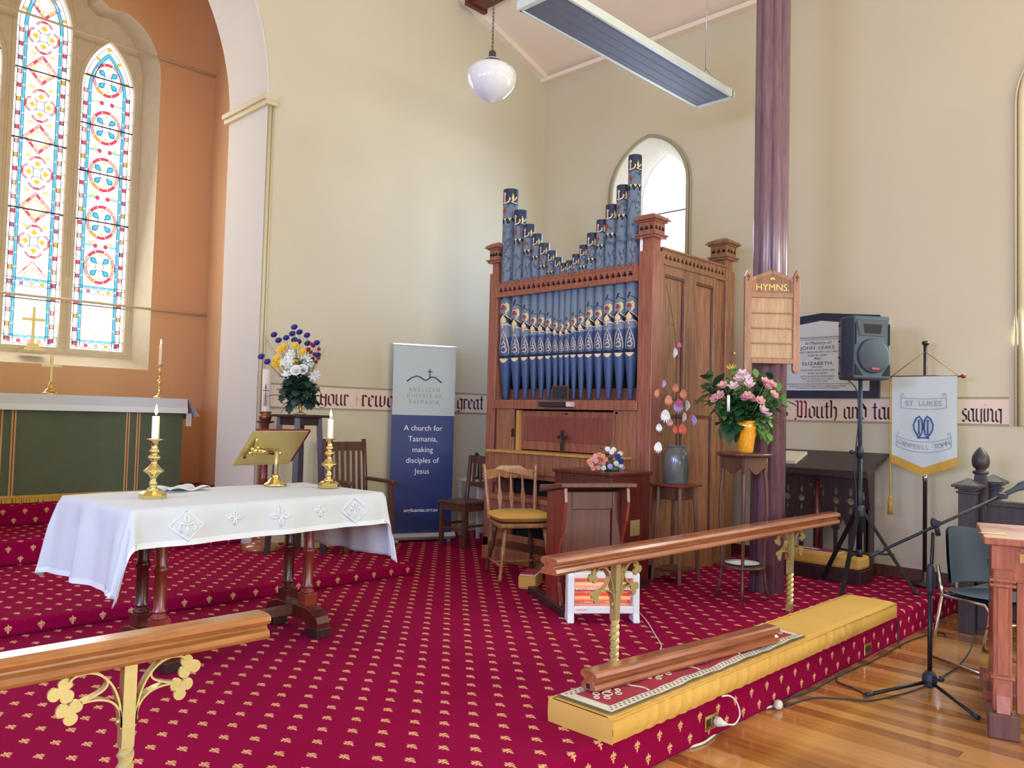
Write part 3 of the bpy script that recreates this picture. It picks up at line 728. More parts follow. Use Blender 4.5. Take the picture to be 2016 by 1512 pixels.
def flame(mb_parent, z, k=1.):
    MB().lathe([(.0008, z), (.0062*k, z+.010*k), (.0078*k, z+.020*k), (.0055*k, z+.036*k), (.0022*k, z+.050*k), (.0003, z+.058*k)], 10).build('flame', M['flame'], mb_parent)
    MB().cyl((0, 0, z-.008), (0, 0, z+.010), .0012, None, 6).build('wick', M['black'], mb_parent)
def candle(loc, r, h, label, lit=True, group=None, col='wax'):
    t = thing('candle', label, 'candle', loc, 0, group)
    MB().lathe([(r*.98, 0), (r, .004), (r, h-.004), (r*.85, h), (r*.3, h-.003), (.0005, h-.004)], 18).build('wax', M[col], t)
    if lit:
        flame(t, h+.004)
        l = bpy.data.lights.new('candle_light', 'POINT'); l.energy = .6; l.color = (1, .6, .25); l.shadow_soft_size = .02
        o = bpy.data.objects.new('candle_light', l); C.objects.link(o); o.location = (0, 0, h+.075); o.parent = t
    return t
# altar candlestick and candle
t = thing('altar_candlestick', 'slender brass candlestick near the end of the altar', 'candlestick', (3.36, 8.40, AZ+.005))
MB().lathe([(.058, 0), (.058, .012), (.040, .022), (.018, .035), (.012, .06), (.024, .08), (.012, .10), (.010, .13), (.020, .15), (.026, .165), (.018, .185), (.008, .20), (.008, .26), (.018, .275), (.022, .285), (.010, .30), (.009, .335), (.022, .345), (.026, .352), (.012, .355)], 20).build('stem', M['brass'], t)
candle((3.36, 8.40, AZ+.36), .0135, .20, 'tall thin lit candle in the slender altar candlestick')
# brass cross on the altar
def cross(name, label, loc, h, w, arm, base, mat, rz=0):
    t = thing(name, label, 'cross', loc, rz)
    MB().box(-w/2, w/2, -w*.3, w*.3, base, h).build('upright', mat, t, .002)
    MB().box(-arm, arm, -w*.28, w*.28, h*.70, h*.70+w).build('crossbar', mat, t, .002)
    return t
t = cross('altar_cross', 'small brass cross with leafy foot standing on the altar', (2.34, 8.36, AZ+.005), .37, .026, .09, .06, M['oldbrass'], R(6))
MB().lathe([(.075, 0), (.075, .015), (.055, .02), (.05, .04), (.03, .055), (.02, .07), (.013, .12)], 12).build('foot', M['brass'], t)
t = cross('sill_cross', 'larger brass cross standing on a stepped block on the window sill', (2.46, 9.47, 2.065), .48, .030, .108, .09, M['oldbrass'])
for k in range(4): MB().box(-.115+.022*k, .115-.022*k, -.07+.012*k, .07-.012*k, .025*k, .025*(k+1)).build('step', M['stone' if k == 0 else 'oldbrass'], t, .002)

# ================================================================== communion table
TX, TY, TRZ, TZ = 2.16, 4.30, R(4), 1.045
tb = thing('communion_table', 'dark mahogany trestle table beneath the embroidered white cloth', 'table', (TX, TY, PF), TRZ)
HT = TZ-PF-.006
MB().box(-.73, .73, -.39, .39, HT-.035, HT).build('tabletop', M['maho'], tb, .005)
MB().box(-.60, .60, -.20, -.17, HT-.11, HT-.035).box(-.60, .60, .17, .20, HT-.11, HT-.035).build('apron', M['maho'], tb)
for sx in (-1, 1):
    x = sx*.45
    foot = [(-.27, 0), (-.27, .085), (-.25, .12), (-.20, .15), (-.14, .165), (.14, .165), (.20, .15), (.25, .12), (.27, .085), (.27, 0), (.17, 0), (.17, .05), (.12, .085), (-.12, .085), (-.17, .05), (-.17, 0)]
    MB().prism(foot, 'yz', x-.045, x+.045).build('trestle_foot', M['maho'], tb, .006)
    for sy in (-1, 1):
        MB().box(x-.05, x+.05, sy*.22-.055, sy*.22+.055, 0, .055).build('foot_block', M['darkwood'], tb, .004)
        b = MB(); b.box(x-.042, x+.042, sy*.10-.042, sy*.10+.042, .165, .235)
        b.lathe([(.040, .235), (.043, .245), (.030, .262), (.038, .275), (.030, .29), (.033, .40), (.029, .46), (.036, .475), (.040, .485), (.036, .495), (.029, .51), (.033, .60), (.036, .66), (.030, HT-.115), (.040, HT-.10), (.040, HT-.035)], 18, (x, sy*.10, 0))
        b.build('turned_leg', M['redwood' if sy < 0 else 'maho'], tb, .002)
    MB().box(x-.04, x+.04, -.30, .30, HT-.09, HT-.035).build('bearer', M['maho'], tb)
MB().box(-.45, .45, -.02, .02, .10, .155).build('stretcher', M['walnut'], tb, .004)

# --- tablecloth: long at the ends, corners falling in points
tc = thing('tablecloth', 'white embroidered linen cloth draped over the communion table', 'tablecloth', (TX, TY, TZ), TRZ)
LX, LY, OX, OY = .745, .405, .40, .185
def clothp(s, t_):
    ex = max(0, abs(s)-LX); ey = max(0, abs(t_)-LY); sx = 1 if s > 0 else -1; sy = 1 if t_ > 0 else -1
    r = math.hypot(ex, ey); x = max(-LX, min(LX, s)); y = max(-LY, min(LY, t_))
    if r == 0: return (x, y, .003*math.sin(s*9+t_*7)*math.cos(t_*5)+.002)
    dx, dy = ex/r, ey/r
    wav = (.020*math.sin(t_*17+1)+.010*math.sin(t_*29))*min(1, ex/.15) if ex > ey else (.010*math.sin(s*11+.5)+.005*math.sin(s*23))*min(1, ey/.1)
    out = .014*(1-math.exp(-r*60))+.10*r+(.10*r if (ex > 0 and ey > 0) else 0)
    if ex > 0 and ey > 0: wav += -.03*math.sin(2*math.atan2(ey, ex))*0
    return (x+sx*dx*(out+wav*(dx > dy)), y+sy*dy*(out+wav*(dy >= dx)), .002-r*(.97)+.004*math.exp(-r*80))
SX, SY = LX+OX, LY+OY
def warp(u, L, O, n):       # denser near the edges
    return u
m = MB().grid(lambda u, v: clothp(-SX+2*SX*u, -SY+2*SY*v), 110, 70)
clo = m.build('linen', M['linen'], tc); 
sol = clo.modifiers.new('solid', 'SOLIDIFY'); sol.thickness = .0025; sol.offset = 1
hm = MB(); hw = .028
for (a, b) in (((-SX, -SY), (SX, -SY)), ((SX, -SY), (SX, SY)), ((SX, SY), (-SX, SY)), ((-SX, SY), (-SX, -SY))):
    def hp(u, v):
        s = a[0]+(b[0]-a[0])*u; t_ = a[1]+(b[1]-a[1])*u
        k = hw*v; s *= 1-k/SX; t_ *= 1-k/SY
        p = Vector(clothp(s, t_)); q = Vector((p.x, p.y, 0)); q = q.normalized() if q.length else q
        return p+Vector((math.copysign(.005, p.x) if abs(a[0]-b[0]) < .1 else 0, math.copysign(.005, p.y) if abs(a[1]-b[1]) < .1 else 0, 0))
    hm.grid(hp, 60, 1)
hm.build('hem', M['linen2'], tc)
def emb(polys, w=.0045):       # stitched motif on the front fall: polys in (s, drop)
    e = MB()
    for pl in polys:
        pp = []
        for s, d in pl: p = Vector(clothp(s, -LY-d)); pp.append(p+Vector((0, -.005, 0)))
        e.tube(pp, w, 5)
    e.build('embroidery', M['linen2'], tc)
def leafy(cx, cd, k):
    L = [[(cx-.085*k, cd), (cx, cd-.075*k), (cx+.085*k, cd), (cx, cd+.075*k), (cx-.085*k, cd)]]
    L += [[(cx, cd+.05*k), (cx, cd-.01*k)]]
    for s in (-1, 1): L += [[(cx, cd), (cx+s*.03*k, cd-.012*k), (cx+s*.042*k, cd+.015*k), (cx+s*.03*k, cd+.03*k)], [(cx, cd-.01*k), (cx+s*.014*k, cd-.03*k), (cx, cd-.05*k)]]
    return L
emb(leafy(-.50, .09, 1.)); emb(leafy(.52, .09, 1.))
def crs(cx, cd, k): 
    L = []
    for g in range(4):
        a = g*PI/2; d = (math.cos(a), math.sin(a)); n_ = (-d[1], d[0])
        L.append([(cx, cd), (cx+k*(d[0]*.6+n_[0]*.22), cd+k*(d[1]*.6+n_[1]*.22)), (cx+k*d[0], cd+k*d[1]), (cx+k*(d[0]*.6-n_[0]*.22), cd+k*(d[1]*.6-n_[1]*.22)), (cx, cd)])
    return L
emb(crs(.02, .085, .055)); emb(crs(-.24, .075, .035)); emb(crs(.28, .075, .035))
# folded linen lying on the table
fc = MB().grid(lambda u, v: (-.13+.26*u, -.09+.18*v, .012+.012*math.sin(u*9)*math.sin(v*6+1)+.006*math.sin(v*14)), 24, 16).grid(lambda u, v: (-.13+.26*u, -.09+.18*v, .001), 4, 4)
o = fc.build('folded_linen', M['linen'], None, 0, (1.99, 4.60, TZ+.007)); o.rotation_euler = (0, 0, R(10)); tag(o, 'crumpled white linen napkin lying along the far edge of the tablecloth', 'linen')

# --- pair of brass candlesticks
CS = [(.074, 0), (.076, .022), (.070, .030), (.046, .046), (.030, .058), (.020, .066), (.019, .076), (.024, .082), (.024, .092), (.017, .100), (.017, .116), (.026, .128), (.034, .138), (.058, .152), (.060, .158), (.044, .166), (.030, .180), (.018, .198), (.017, .210), (.030, .222), (.040, .230), (.028, .238), (.016, .248), (.022, .256), (.034, .264), (.024, .272), (.019, .280), (.019, .320), (.046, .328), (.046, .332), (.019, .333)]
def candlestick(loc, label, k=1.):
    t = thing('brass_candlestick', label, 'candlestick', loc, R(20))
    MB().lathe([(r*.90*k, z*.93) for r, z in CS[:4]], 8, (0, 0, 0), False).build('octagonal_foot', M['brass'], t)
    MB().lathe([(r*.86*k, z*.93) for r, z in CS[3:]], 24).build('stem', M['brass'], t)
    return t
candlestick((1.685, 4.235, TZ+.0065), 'turned brass candlestick by the corner of the table with the long cloth fold')
candle((1.685, 4.235, TZ+.0065+.309), .0185, .118, 'short lit white candle in the table candlestick nearest the altar step corner')
candlestick((2.80, 4.33, TZ+.0065), 'turned brass candlestick beside the brass book stand')
candle((2.80, 4.33, TZ+.0065+.309), .0180, .118, 'short lit white candle in the candlestick beside the book stand')
# --- brass book stand (seen from behind) with a dark red book
bs = thing('book_stand', 'brass missal stand with sloping plate seen from behind', 'book stand', (2.585, 4.60, TZ+.0065), TRZ)
MB().lathe([(.070, 0), (.071, .008), (.064, .016), (.048, .024), (.030, .046), (.020, .060), (.022, .066), (.013, .070)], 24).build('foot', M['brass'], bs)
MB().cyl((0, 0, .066), (0, .0, .215), .0115, None, 14).build('column', M['oldbrass'], bs)
Mx = Matrix.Translation((-.02, .022, .235)) @ Matrix.Rotation(R(44), 4, 'X')
pl_ = MB().prism([(-.20, -.15), (.20, -.15), (.20, .15), (-.20, .15)], 'xz', 0, .006); pl_.xf(Mx); pl_.build('sloping_plate', M['oldbrass'], bs, .001)
MB().box(-.20, .20, -.0, .03, -.155, -.145).xf(Mx).build('book_ledge', M['brass'], bs, .001)
d = MB().cyl((.02, -.016, -.03), (-.13, -.018, .0), .011, .015).ball((-.13, -.02, .0), .024)
for k in range(5): d.ball((-.13+.030*math.cos(k*1.26), -.022, .030*math.sin(k*1.26)), .014, 8, 6)
d.cyl((-.13, -.018, .0), (-.17, -.012, -.07), .016, .008).cyl((-.13, -.018, .0), (-.155, -.012, .10), .013, .005).cyl((.02, -.016, -.03), (.055, -.02, -.025), .010).ball((.06, -.022, -.025), .013)
d.xf(Mx).build('scroll_bracket', M['brass'], bs)
o = MB().box(-.165, .222, .009, .026, -.142, .146).xf(Mx).build('altar_book', M['bookred']); o.location = bs.location; o.rotation_euler = bs.rotation_euler; tag(o, 'dark red book resting on the brass book stand', 'book')

# ================================================================== beside the arch: paschal candle, flower pedestal, chair, banner
PX, PY = 3.55, 6.53
t = thing('paschal_candle_stand', 'turned copper brown floor stand carrying the large candle', 'candle stand', (PX, PY, Z2))
MB().lathe([(.165, 0), (.168, .02), (.15, .045), (.10, .06), (.075, .075), (.07, .10), (.08, .12), (.05, .14), (.04, .16)], 28).build('base', M['rail2'], t)
MB().lathe([(.042, .14), (.05, .17), (.038, .20), (.036, .60), (.040, .62), (.036, .64), (.034, 1.10), (.05, 1.12)], 20).build('column', M['redwood'], t)
MB().lathe([(.02, 1.105), (.075, 1.118), (.082, 1.126), (.072, 1.132), (.02, 1.135)], 24).build('drip_pan', M['darkwood'], t)
MB().lathe([(.035, 1.13), (.050, 1.145), (.056, 1.165), (.050, 1.185), (.044, 1.195), (.052, 1.205), (.052, 1.215), (.03, 1.216)], 24).build('cup', M['bronze'], t)
t = candle((PX, PY, Z2+1.214), .038, .375, 'large unlit white candle decorated with a red cross', False)
t.name = 'paschal_candle'
def oncyl(pts, r, y0=None):     # wrap (u, z) on a cylinder facing the camera side
    return [((r)*math.cos(-R(128)+u/r), (r)*math.sin(-R(128)+u/r), z) for u, z in pts]
d = MB()
for pl in ([(0, .05), (0, .245)], [(-.028, .185), (.028, .185)]): d.tube(oncyl([(pl[0][0]+(pl[1][0]-pl[0][0])*i/8, pl[0][1]+(pl[1][1]-pl[0][1])*i/8) for i in range(9)], .0385), .003, 5)
d.build('red_cross', M['petal_red'], t)
d = MB()
for pl in ([(-.012, .05), (-.012, .16)], [(.012, .05), (.012, .16)], [(-.012, .05), (.012, .05)], [(-.01, .20), (0, .235), (.01, .20)]): d.tube(oncyl(pl, .0388), .002, 5)
for z in (.07, .09, .11, .13): d.tube(oncyl([(-.008, z), (.008, z+.008)], .0388), .002, 5)
d.build('gilt_pattern', M['bronze'], t)

FX, FY = 3.66, 6.14
t = thing('flower_pedestal', 'tall dark wooden flower stand with four splayed legs', 'stand', (FX, FY, Z2), R(8))
FH = 1.195
MB().box(-.185, .185, -.185, .185, FH-.022, FH).build('top', M['darkwood'], t, .004)
MB().box(-.13, .13, -.13, .13, FH-.09, FH-.022).build('apron', M['darkwood'], t)
for sx in (-1, 1):
    for sy in (-1, 1): MB().beam((sx*.115, sy*.115, FH-.02), (sx*.165, sy*.165, 0), .045, .045, (sx, -sy, 0)).build('leg', M['darkwood'], t)
MB().box(-.14, .14, -.012, .012, .30, .33).box(-.012, .012, -.14, .14, .30, .33).build('cross_rail', M['darkwood'], t)

# --- flowers
def leafmesh(name, mat, l, w, n=4, curl=.25, lobes=False):
    vs = []; fs = []
    for i in range(n+1):
        t = i/n; ww = w*math.sin(PI*min(1, t*.92+.06))**.8
        if lobes and i % 2: ww *= .55
        z = -curl*l*t*t
        vs += [(-ww, l*t, z+.12*w), (0, l*t, z), (ww, l*t, z+.12*w)]
    for i in range(n): fs += [(i*3, i*3+1, i*3+4, i*3+3), (i*3+1, i*3+2, i*3+5, i*3+4)]
    return MB().add(vs, fs, True).mesh(name, mat)
def bloommesh(mat, r, n=6, layers=2, cup=.5, w=.5, centre=None):
    b = MB()
    for L in range(layers):
        for k in range(n):
            a = 2*PI*(k+L*.5)/n; rr = r*(1-.28*L); el = cup+L*.35
            d = Vector((math.cos(a)*math.cos(el), math.sin(a)*math.cos(el), math.sin(el))); p = Vector((-math.sin(a), math.cos(a), 0)); nrm = d.cross(p)
            pts = [Vector((0, 0, 0))]
            b.add([d*.02*r, d*rr*.45+p*rr*w*.55-nrm*.06*r, d*rr*.85+p*rr*w*.5-nrm*.02*r, d*rr+nrm*.05*r, d*rr*.85-p*rr*w*.5-nrm*.02*r, d*rr*.45-p*rr*w*.55-nrm*.06*r, d*rr*.5], [(0, 1, 6), (1, 2, 6), (2, 3, 6), (3, 4, 6), (4, 5, 6), (5, 0, 6)], True)
    b.ball((0, 0, r*.12), r*.16, 8, 5)
    return b.mesh('bloom', M[mat])
def aim(d): return Vector(d).to_track_quat('Z', 'Y').to_euler()
def flower(parent, name, root, tip, me, stem_r=.0022, sc=1., bend=.0, smat='stem', face=None):
    """one flower of an arrangement: its stem is the part, its bloom the sub-part (coordinates relative to the arrangement)"""
    root, tip = Vector(root), Vector(tip); v = tip-root
    path = [Vector((0, 0, 0)), v*.25+Vector((0, 0, bend*.75)), v*.5+Vector((0, 0, bend)), v*.75+Vector((0, 0, bend*.75)), v]
    t = MB().tube(path, stem_r, 5).build(name, M[smat], parent, 0, root)
    inst(me, 'bloom', t, v, aim(face or (v+Vector((-.35, -.35, .0))*v.length)), sc)
    return t
def spray(parent, name, root, tip, lme, n, sc=1., spread=1.2, smat='leaf', up=.3):
    root, tip = Vector(root), Vector(tip); v = tip-root
    sag = Vector((0, 0, -.10*v.length))
    pt = lambda f: v*f+sag*(4*f*(1-f)*-1)
    t = MB().tube([pt(i/5) for i in range(6)], .003, 5).build(name, M[smat], parent, 0, root)
    d = v.normalized()
    for k in range(n):
        f = .25+.75*(k+.5)/n; a = k*2.4+rnd.uniform(-.4, .4)
        s1 = d.cross(Vector((0, 0, 1))); s1 = s1.normalized() if s1.length > .01 else Vector((1, 0, 0)); s2 = s1.cross(d)
        ld_ = d*.45+(s1*math.cos(a)+s2*math.sin(a))*spread+Vector((-.3, -.3, up))
        e = ld_.to_track_quat('Y', 'Z').to_euler()
        inst(lme, 'leaf', t, pt(f), e, sc*rnd.uniform(.75, 1.15))
    return t
B = {'corn': bloommesh('petal_blue', .020, 8, 2, .3, .7), 'daff': bloommesh('petal_yellow', .028, 6, 2, .5, .6), 'lily': bloommesh('petal_white', .030, 6, 2, .35, .38),
     'rose': bloommesh('petal_white', .050, 7, 3, .6, .9), 'red': bloommesh('petal_red', .013, 5, 1, .5, .8), 'pinkl': bloommesh('petal_palepink', .042, 6, 2, .55, .45), 'pink': bloommesh('petal_pink', .036, 6, 2, .45, .6),
     'hyd': bloommesh('petal_pink', .019, 5, 2, .4, .9), 'peach': bloommesh('petal_peach', .020, 5, 2, .4, .9), 'mag': bloommesh('petal_magenta', .028, 6, 3, .7, .8), 'nav': bloommesh('petal_navy', .030, 6, 2, .4, .6), 'lil': bloommesh('petal_lilac', .024, 6, 2, .6, .8), 'wht': bloommesh('petal_white', .024, 6, 2, .6, .8)}
LF = {'ivy': leafmesh('leaf', M['ivy'], .062, .030, 6, .3, True), 'gr': leafmesh('leaf', M['leaf'], .075, .022, 4), 'fr': leafmesh('leaf', M['leaf2'], .070, .017, 4), 'big': leafmesh('leaf', M['leaf'], .10, .034, 4)}
VZ = Z2+FH+.001
fa = thing('flower_arrangement', 'tall bouquet of blue, yellow and white flowers over dark ivy in a footed brass vase', 'flowers', (FX, FY, VZ))
MB().lathe([(.055, 0), (.058, .008), (.03, .018), (.014, .035), (.016, .06), (.030, .11), (.045, .17), (.055, .22), (.050, .222), (.025, .12), (.01, .08)], 20).build('vase', M['oldbrass'], fa)
root = Vector((0, 0, .16)); F0 = Vector((FX, FY, VZ))
def fpt(px, py, dy=0): return at(px, py, Y=FY+dy)-F0
for k, (px, py) in enumerate([(580, 645), (590, 655), (576, 658), (564, 666), (605, 661), (540, 660), (549, 671), (580, 670), (588, 674), (606, 677), (624, 676), (515, 703), (527, 713), (626, 700)]):
    flower(fa, 'cornflower', root, fpt(px, py, rnd.uniform(-.05, .06)), B['corn'], .0018, 1.6, 0, 'stem', (-.7, -.6, .5))
for k, (px, py) in enumerate([(552, 690), (547, 706), (560, 684), (582, 681), (597, 693), (580, 715), (547, 721), (541, 716)]):
    flower(fa, 'daffodil', root, fpt(px, py, rnd.uniform(-.09, -.03)), B['daff'], .002, 1.45, 0, 'leaf2', (-.7, -.7, .3))
for k, (px, py) in enumerate([(573, 697), (571, 712), (567, 719), (564, 738), (575, 737), (610, 716), (617, 742), (623, 738), (557, 713), (603, 705), (569, 704), (613, 748)]):
    flower(fa, 'white_lily', root, fpt(px, py, rnd.uniform(-.12, -.05)), B['lily'], .002, 1.5, 0, 'leaf2', (-.7, -.7, .2))
for k, (px, py) in enumerate([(583, 731), (597, 729)]):
    flower(fa, 'white_rose', root, fpt(px, py, -.15), B['rose'], .003, 1.15, 0, 'leaf', face=(-.6, -.7, .25))
for k, (px, py) in enumerate([(608, 688), (617, 682), (613, 678), (628, 688), (619, 698), (616, 707), (627, 706), (622, 713), (605, 690), (612, 694)]):
    flower(fa, 'red_bloom', root, fpt(px, py, rnd.uniform(-.06, .04)), B['red'], .0014, 1.6, 0, 'leaf', (-.6, -.7, .3))
for k, (px, py, n) in enumerate([(557, 765, 16), (565, 800, 14), (580, 785, 16), (600, 770, 16), (620, 762, 14), (612, 795, 12), (590, 745, 12), (572, 752, 12), (625, 780, 10), (560, 745, 10), (600, 718, 10), (588, 706, 9), (575, 770, 14), (608, 750, 12), (618, 790, 10), (550, 780, 9)]):
    spray(fa, 'ivy_spray', root, fpt(px, py, rnd.uniform(-.16, -.04)), LF['ivy'], n, 1.4, .9, 'ivy', up=-.2)
for k in range(16):
    px, py = rnd.uniform(520, 645), rnd.uniform(660, 705); q = fpt(px, py)
    MB().tube([root, root.lerp(q, .5)+Vector((0, 0, .01)), q], .0012, 5).build('dry_grass_stem', M['stem'], fa)

# --- slat-back armchair
CH = thing('slat_back_armchair', 'dark brown wooden armchair with slatted back beside the flower stand', 'chair', (4.36, 6.26, PF), R(-4))
bm_ = M['walnut']
for s in (-1, 1):
    MB().tube([(s*.21, .21, 0), (s*.21, .19, .45), (s*.215, .235, .80), (s*.215, .27, 1.06)], .024, 6).build('back_post', bm_, CH)
    MB().box(s*.23-.022, s*.23+.022, -.24, -.196, 0, .665).build('front_leg', bm_, CH, .003)
    MB().prism([(-.28, .665), (-.28, .70), (.22, .70), (.22, .67)], 'yz', s*.23-.03, s*.23+.03).build('armrest', bm_, CH, .006)
MB().prism([(-.20, .95), (.20, .95), (.20, 1.035), (-.20, 1.035)], 'xz', .238, .266).build('top_rail', bm_, CH, .004)
MB().box(-.20, .20, .20, .225, .52, .57).build('lower_rail', bm_, CH, .004)
for k in range(6): x = -.15+.06*k; MB().beam((x, .245, .96), (x, .212, .56), .028, .012, (0, 1, 0)).build('slat', bm_, CH)
MB().box(-.235, .235, -.24, .21, .425, .455).build('seat', bm_, CH, .008)
MB().box(-.21, .21, -.235, -.215, .36, .425).box(-.21, .21, .17, .19, .36, .425).build('seat_rail', bm_, CH)
MB().box(-.24, -.22, -.2, .2, .15, .18).box(.22, .24, -.2, .2, .15, .18).build('stretcher', bm_, CH)

# --- roll-up banner
bl, br = Vector((5.05, 6.70, PF)), Vector((5.69, 6.42, PF)); bd = br-bl; BW = bd.length
rb = thing('roll_up_banner', 'free standing roll up banner, grey above and navy blue below', 'banner', (bl+br)/2, math.atan2(bd.y, bd.x))
hw = BW/2; BH = 2.035; BS = 1.305
MB().prism([(-.09, .02), (-.09, .05), (-.05, .085), (.05, .085), (.09, .05), (.09, .02)], 'yz', -hw-.015, hw+.015).build('cassette_base', M['silver'], rb, .004)
for s in (-1, 1):
    MB().box(s*hw*.8-.02, s*hw*.8+.02, -.13, .13, 0, .02).build('foot', M['silver'], rb, .003)
MB().box(-hw+.012, hw-.012, -.003, .003, BS, BH).build('upper_print', M['skygrey'], rb)
MB().box(-hw+.012, hw-.012, -.003, .003, .08, BS).build('lower_print', M['navy'], rb)
MB().box(-hw, hw, -.012, .012, BH-.004, BH+.016).build('top_rail', M['silver'], rb, .003)
MB().cyl((0, .06, .02), (0, .03, BH-.02), .01).build('support_pole', M['silver'], rb)
d = MB(); X_, U_ = Vector((1, 0, 0)), Vector((0, 0, 1)); yo = -.0035
for k, (tx, z, sz) in enumerate((('A church for', 1.165, .080), ('Tasmania,', 1.052, .080), ('making', .94, .080), ('disciples of', .828, .080), ('Jesus', .715, .080))):
    text_into(d, tx, sz, (0, yo, z-.02), X_, U_, 'CENTER', .0015, .0)
text_into(d, 'anglicantas.org.au', .052, (0, yo, .30), X_, U_, 'CENTER', .0015, .001)
d.build('white_lettering', M['whiteink'], rb)
d = MB()
for tx, z in (('A N G L I C A N', 1.555), ('D I O C E S E  O F', 1.49), ('T A S M A N I A', 1.425)): text_into(d, tx, .058, (0, yo, z), X_, U_, 'CENTER', .0015, 0, .82)
d.build('grey_lettering', M['printgrey'], rb)
hl = [(-.19, 1.655), (-.15, 1.69), (-.09, 1.715), (-.05, 1.705), (0, 1.675), (.03, 1.68), (.055, 1.70), (.075, 1.712), (.12, 1.705), (.15, 1.68), (.185, 1.655)]
d = MB().tube([(x, yo-.001, z) for x, z in hl], .0065, 6).tube([(.055, yo-.001, 1.70), (.055, yo-.001, 1.795)], .005, 6).tube([(.028, yo-.001, 1.765), (.082, yo-.001, 1.765)], .005, 6)
d.build('hill_and_cross_emblem', M['printdark'], rb)
# ================================================================== organ
XO, YO, YO1, XO1 = 5.58, 3.85, 5.83, 6.95
og = thing('pipe_organ', 'pine pipe organ with stencilled blue pipes and carved corner posts', 'organ', (XO, YO, PF))
W, D = YO1-YO, XO1-XO        # along Y, along X
def oz(z): return z-PF
def trefoil(cx, cz, r):
    p = []
    for k in range(24):
        a = 2*PI*k/24+PI/2; q = .55+.45*abs(math.cos(1.5*(a-PI/2))); p.append((cx+r*q*math.cos(a), cz+r*q*math.sin(a)))
    return p
og_ = M['organ']; ogr = M['organred']; ogs = M['organside']
# corner posts with moulded caps
def post(x0, y0, w, mat, parts='corner_post'):
    b = MB().box(x0, x0+w, y0, y0+w, 0, oz(2.96))
    b.box(x0+.018, x0+w-.018, y0+.018, y0+w-.018, oz(2.96), oz(3.09))
    p = b.build(parts, mat, og, .006)
    c = (x0+w/2, y0+w/2)
    h = w/2
    m = MB()
    for z0, z1, e in ((3.065, 3.085, .018), (3.085, 3.10, .03)): m.box(c[0]-h-e, c[0]+h+e, c[1]-h-e, c[1]+h+e, oz(z0), oz(z1))
    m.build('necking', mat, p, .004); m = MB()
    for z0, z1, e in ((3.20, 3.215, .022), (3.215, 3.232, .042), (3.232, 3.248, .030)): m.box(c[0]-h-e, c[0]+h+e, c[1]-h-e, c[1]+h+e, oz(z0), oz(z1))
    m.add([(c[0]-h-.03, c[1]-h-.03, oz(3.242)), (c[0]+h+.03, c[1]-h-.03, oz(3.242)), (c[0]+h+.03, c[1]+h+.03, oz(3.242)), (c[0]-h-.03, c[1]+h+.03, oz(3.242)), (c[0]-h*.7, c[1]-h*.7, oz(3.275)), (c[0]+h*.7, c[1]-h*.7, oz(3.275)), (c[0]+h*.7, c[1]+h*.7, oz(3.275)), (c[0]-h*.7, c[1]+h*.7, oz(3.275))], [(0,1,5,4),(1,2,6,5),(2,3,7,6),(3,0,4,7),(4,5,6,7)])
    m.build('post_cap', mat, p, .004)
    bx_ = MB().box(c[0]-h-.004, c[0]+h+.004, c[1]-h-.004, c[1]+h+.004, oz(3.10), oz(3.20)); bx_.build('cap_block', mat, p)
    for k in range(3):
        u = (k-1)*w*.33
        t1 = MB().prism([(c[1]+u+q[0], q[1]) for q in trefoil(0, oz(3.148), .020)], 'yz', c[0]-h-.006, c[0]-h-.003); t1.build('trefoil', M['black'], p)
        t2 = MB().prism([(c[0]+u+q[0], q[1]) for q in trefoil(0, oz(3.148), .020)], 'xz', c[1]-h-.006, c[1]-h-.003); t2.build('trefoil', M['black'], p)
PW = .15; PL = .115
post(0, 0, PW, ogr); post(0, W-PL, PL, ogr); post(D-PW*1.15, 0, PW*1.1, ogs)
# upper front rail with pierced trefoils, brackets above
n = 26; z0, z1 = 2.725, 2.825
holes = [trefoil(PW+.04+(W-PW-PL-.08)*(k+.5)/n, oz(2.772), .026) for k in range(n)]
ur = MB().holed([(PW, oz(z0)), (W-PL, oz(z0)), (W-PL, oz(z1)), (PW, oz(z1))], holes, lambda u, v, d: (-.022+.03*d, u, v), 1).build('pierced_rail', ogr, og)
MB().box(.010, .014, PW, W-PL, oz(z0), oz(z1)).build('rail_backing', M['black'], ur)
MB().box(-.03, .014, PW, W-PL, oz(z0)-.022, oz(z0)).box(-.026, .014, PW, W-PL, oz(z1), oz(z1)+.014).build('rail_moulding', ogr, ur, .004)
for k in range(n+1):
    y = PW+.03+(W-PW-PL-.06)*k/n; MB().prism([(y-.020, oz(z1)+.012), (y+.020, oz(z1)+.012), (y+.020, oz(z1)+.038), (y+.008, oz(z1)+.024), (y-.008, oz(z1)+.038)], 'yz', -.018, -.004).build('crest', ogr, ur)
# lower front rails, plinth, panels
MB().box(-.02, .012, PW-.02, W-PL+.02, oz(1.60), oz(1.685)).build('middle_rail', ogr, og, .006)
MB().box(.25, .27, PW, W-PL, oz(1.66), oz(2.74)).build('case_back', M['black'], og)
MB().box(.17, .20, PW, W-PL, oz(1.66), oz(1.80)).box(.012, .25, PW, W-PL, oz(1.66), oz(1.69)).build('toe_board', M['organred'], og)
MB().box(0, .10, 0, W, 0, .12).build('plinth', ogr, og, .006)
MB().box(0, .03, PW, PW+.24, .12, oz(1.60)).box(0, .03, W-PW-.24, W-PW, .12, oz(1.60)).build('side_stile', og_, og, .003)
for y0 in (PW+.03, W-PW-.21): MB().box(-.008, .004, y0, y0+.18, oz(.55), oz(1.57)).build('stile_panel', og_, og, .004)
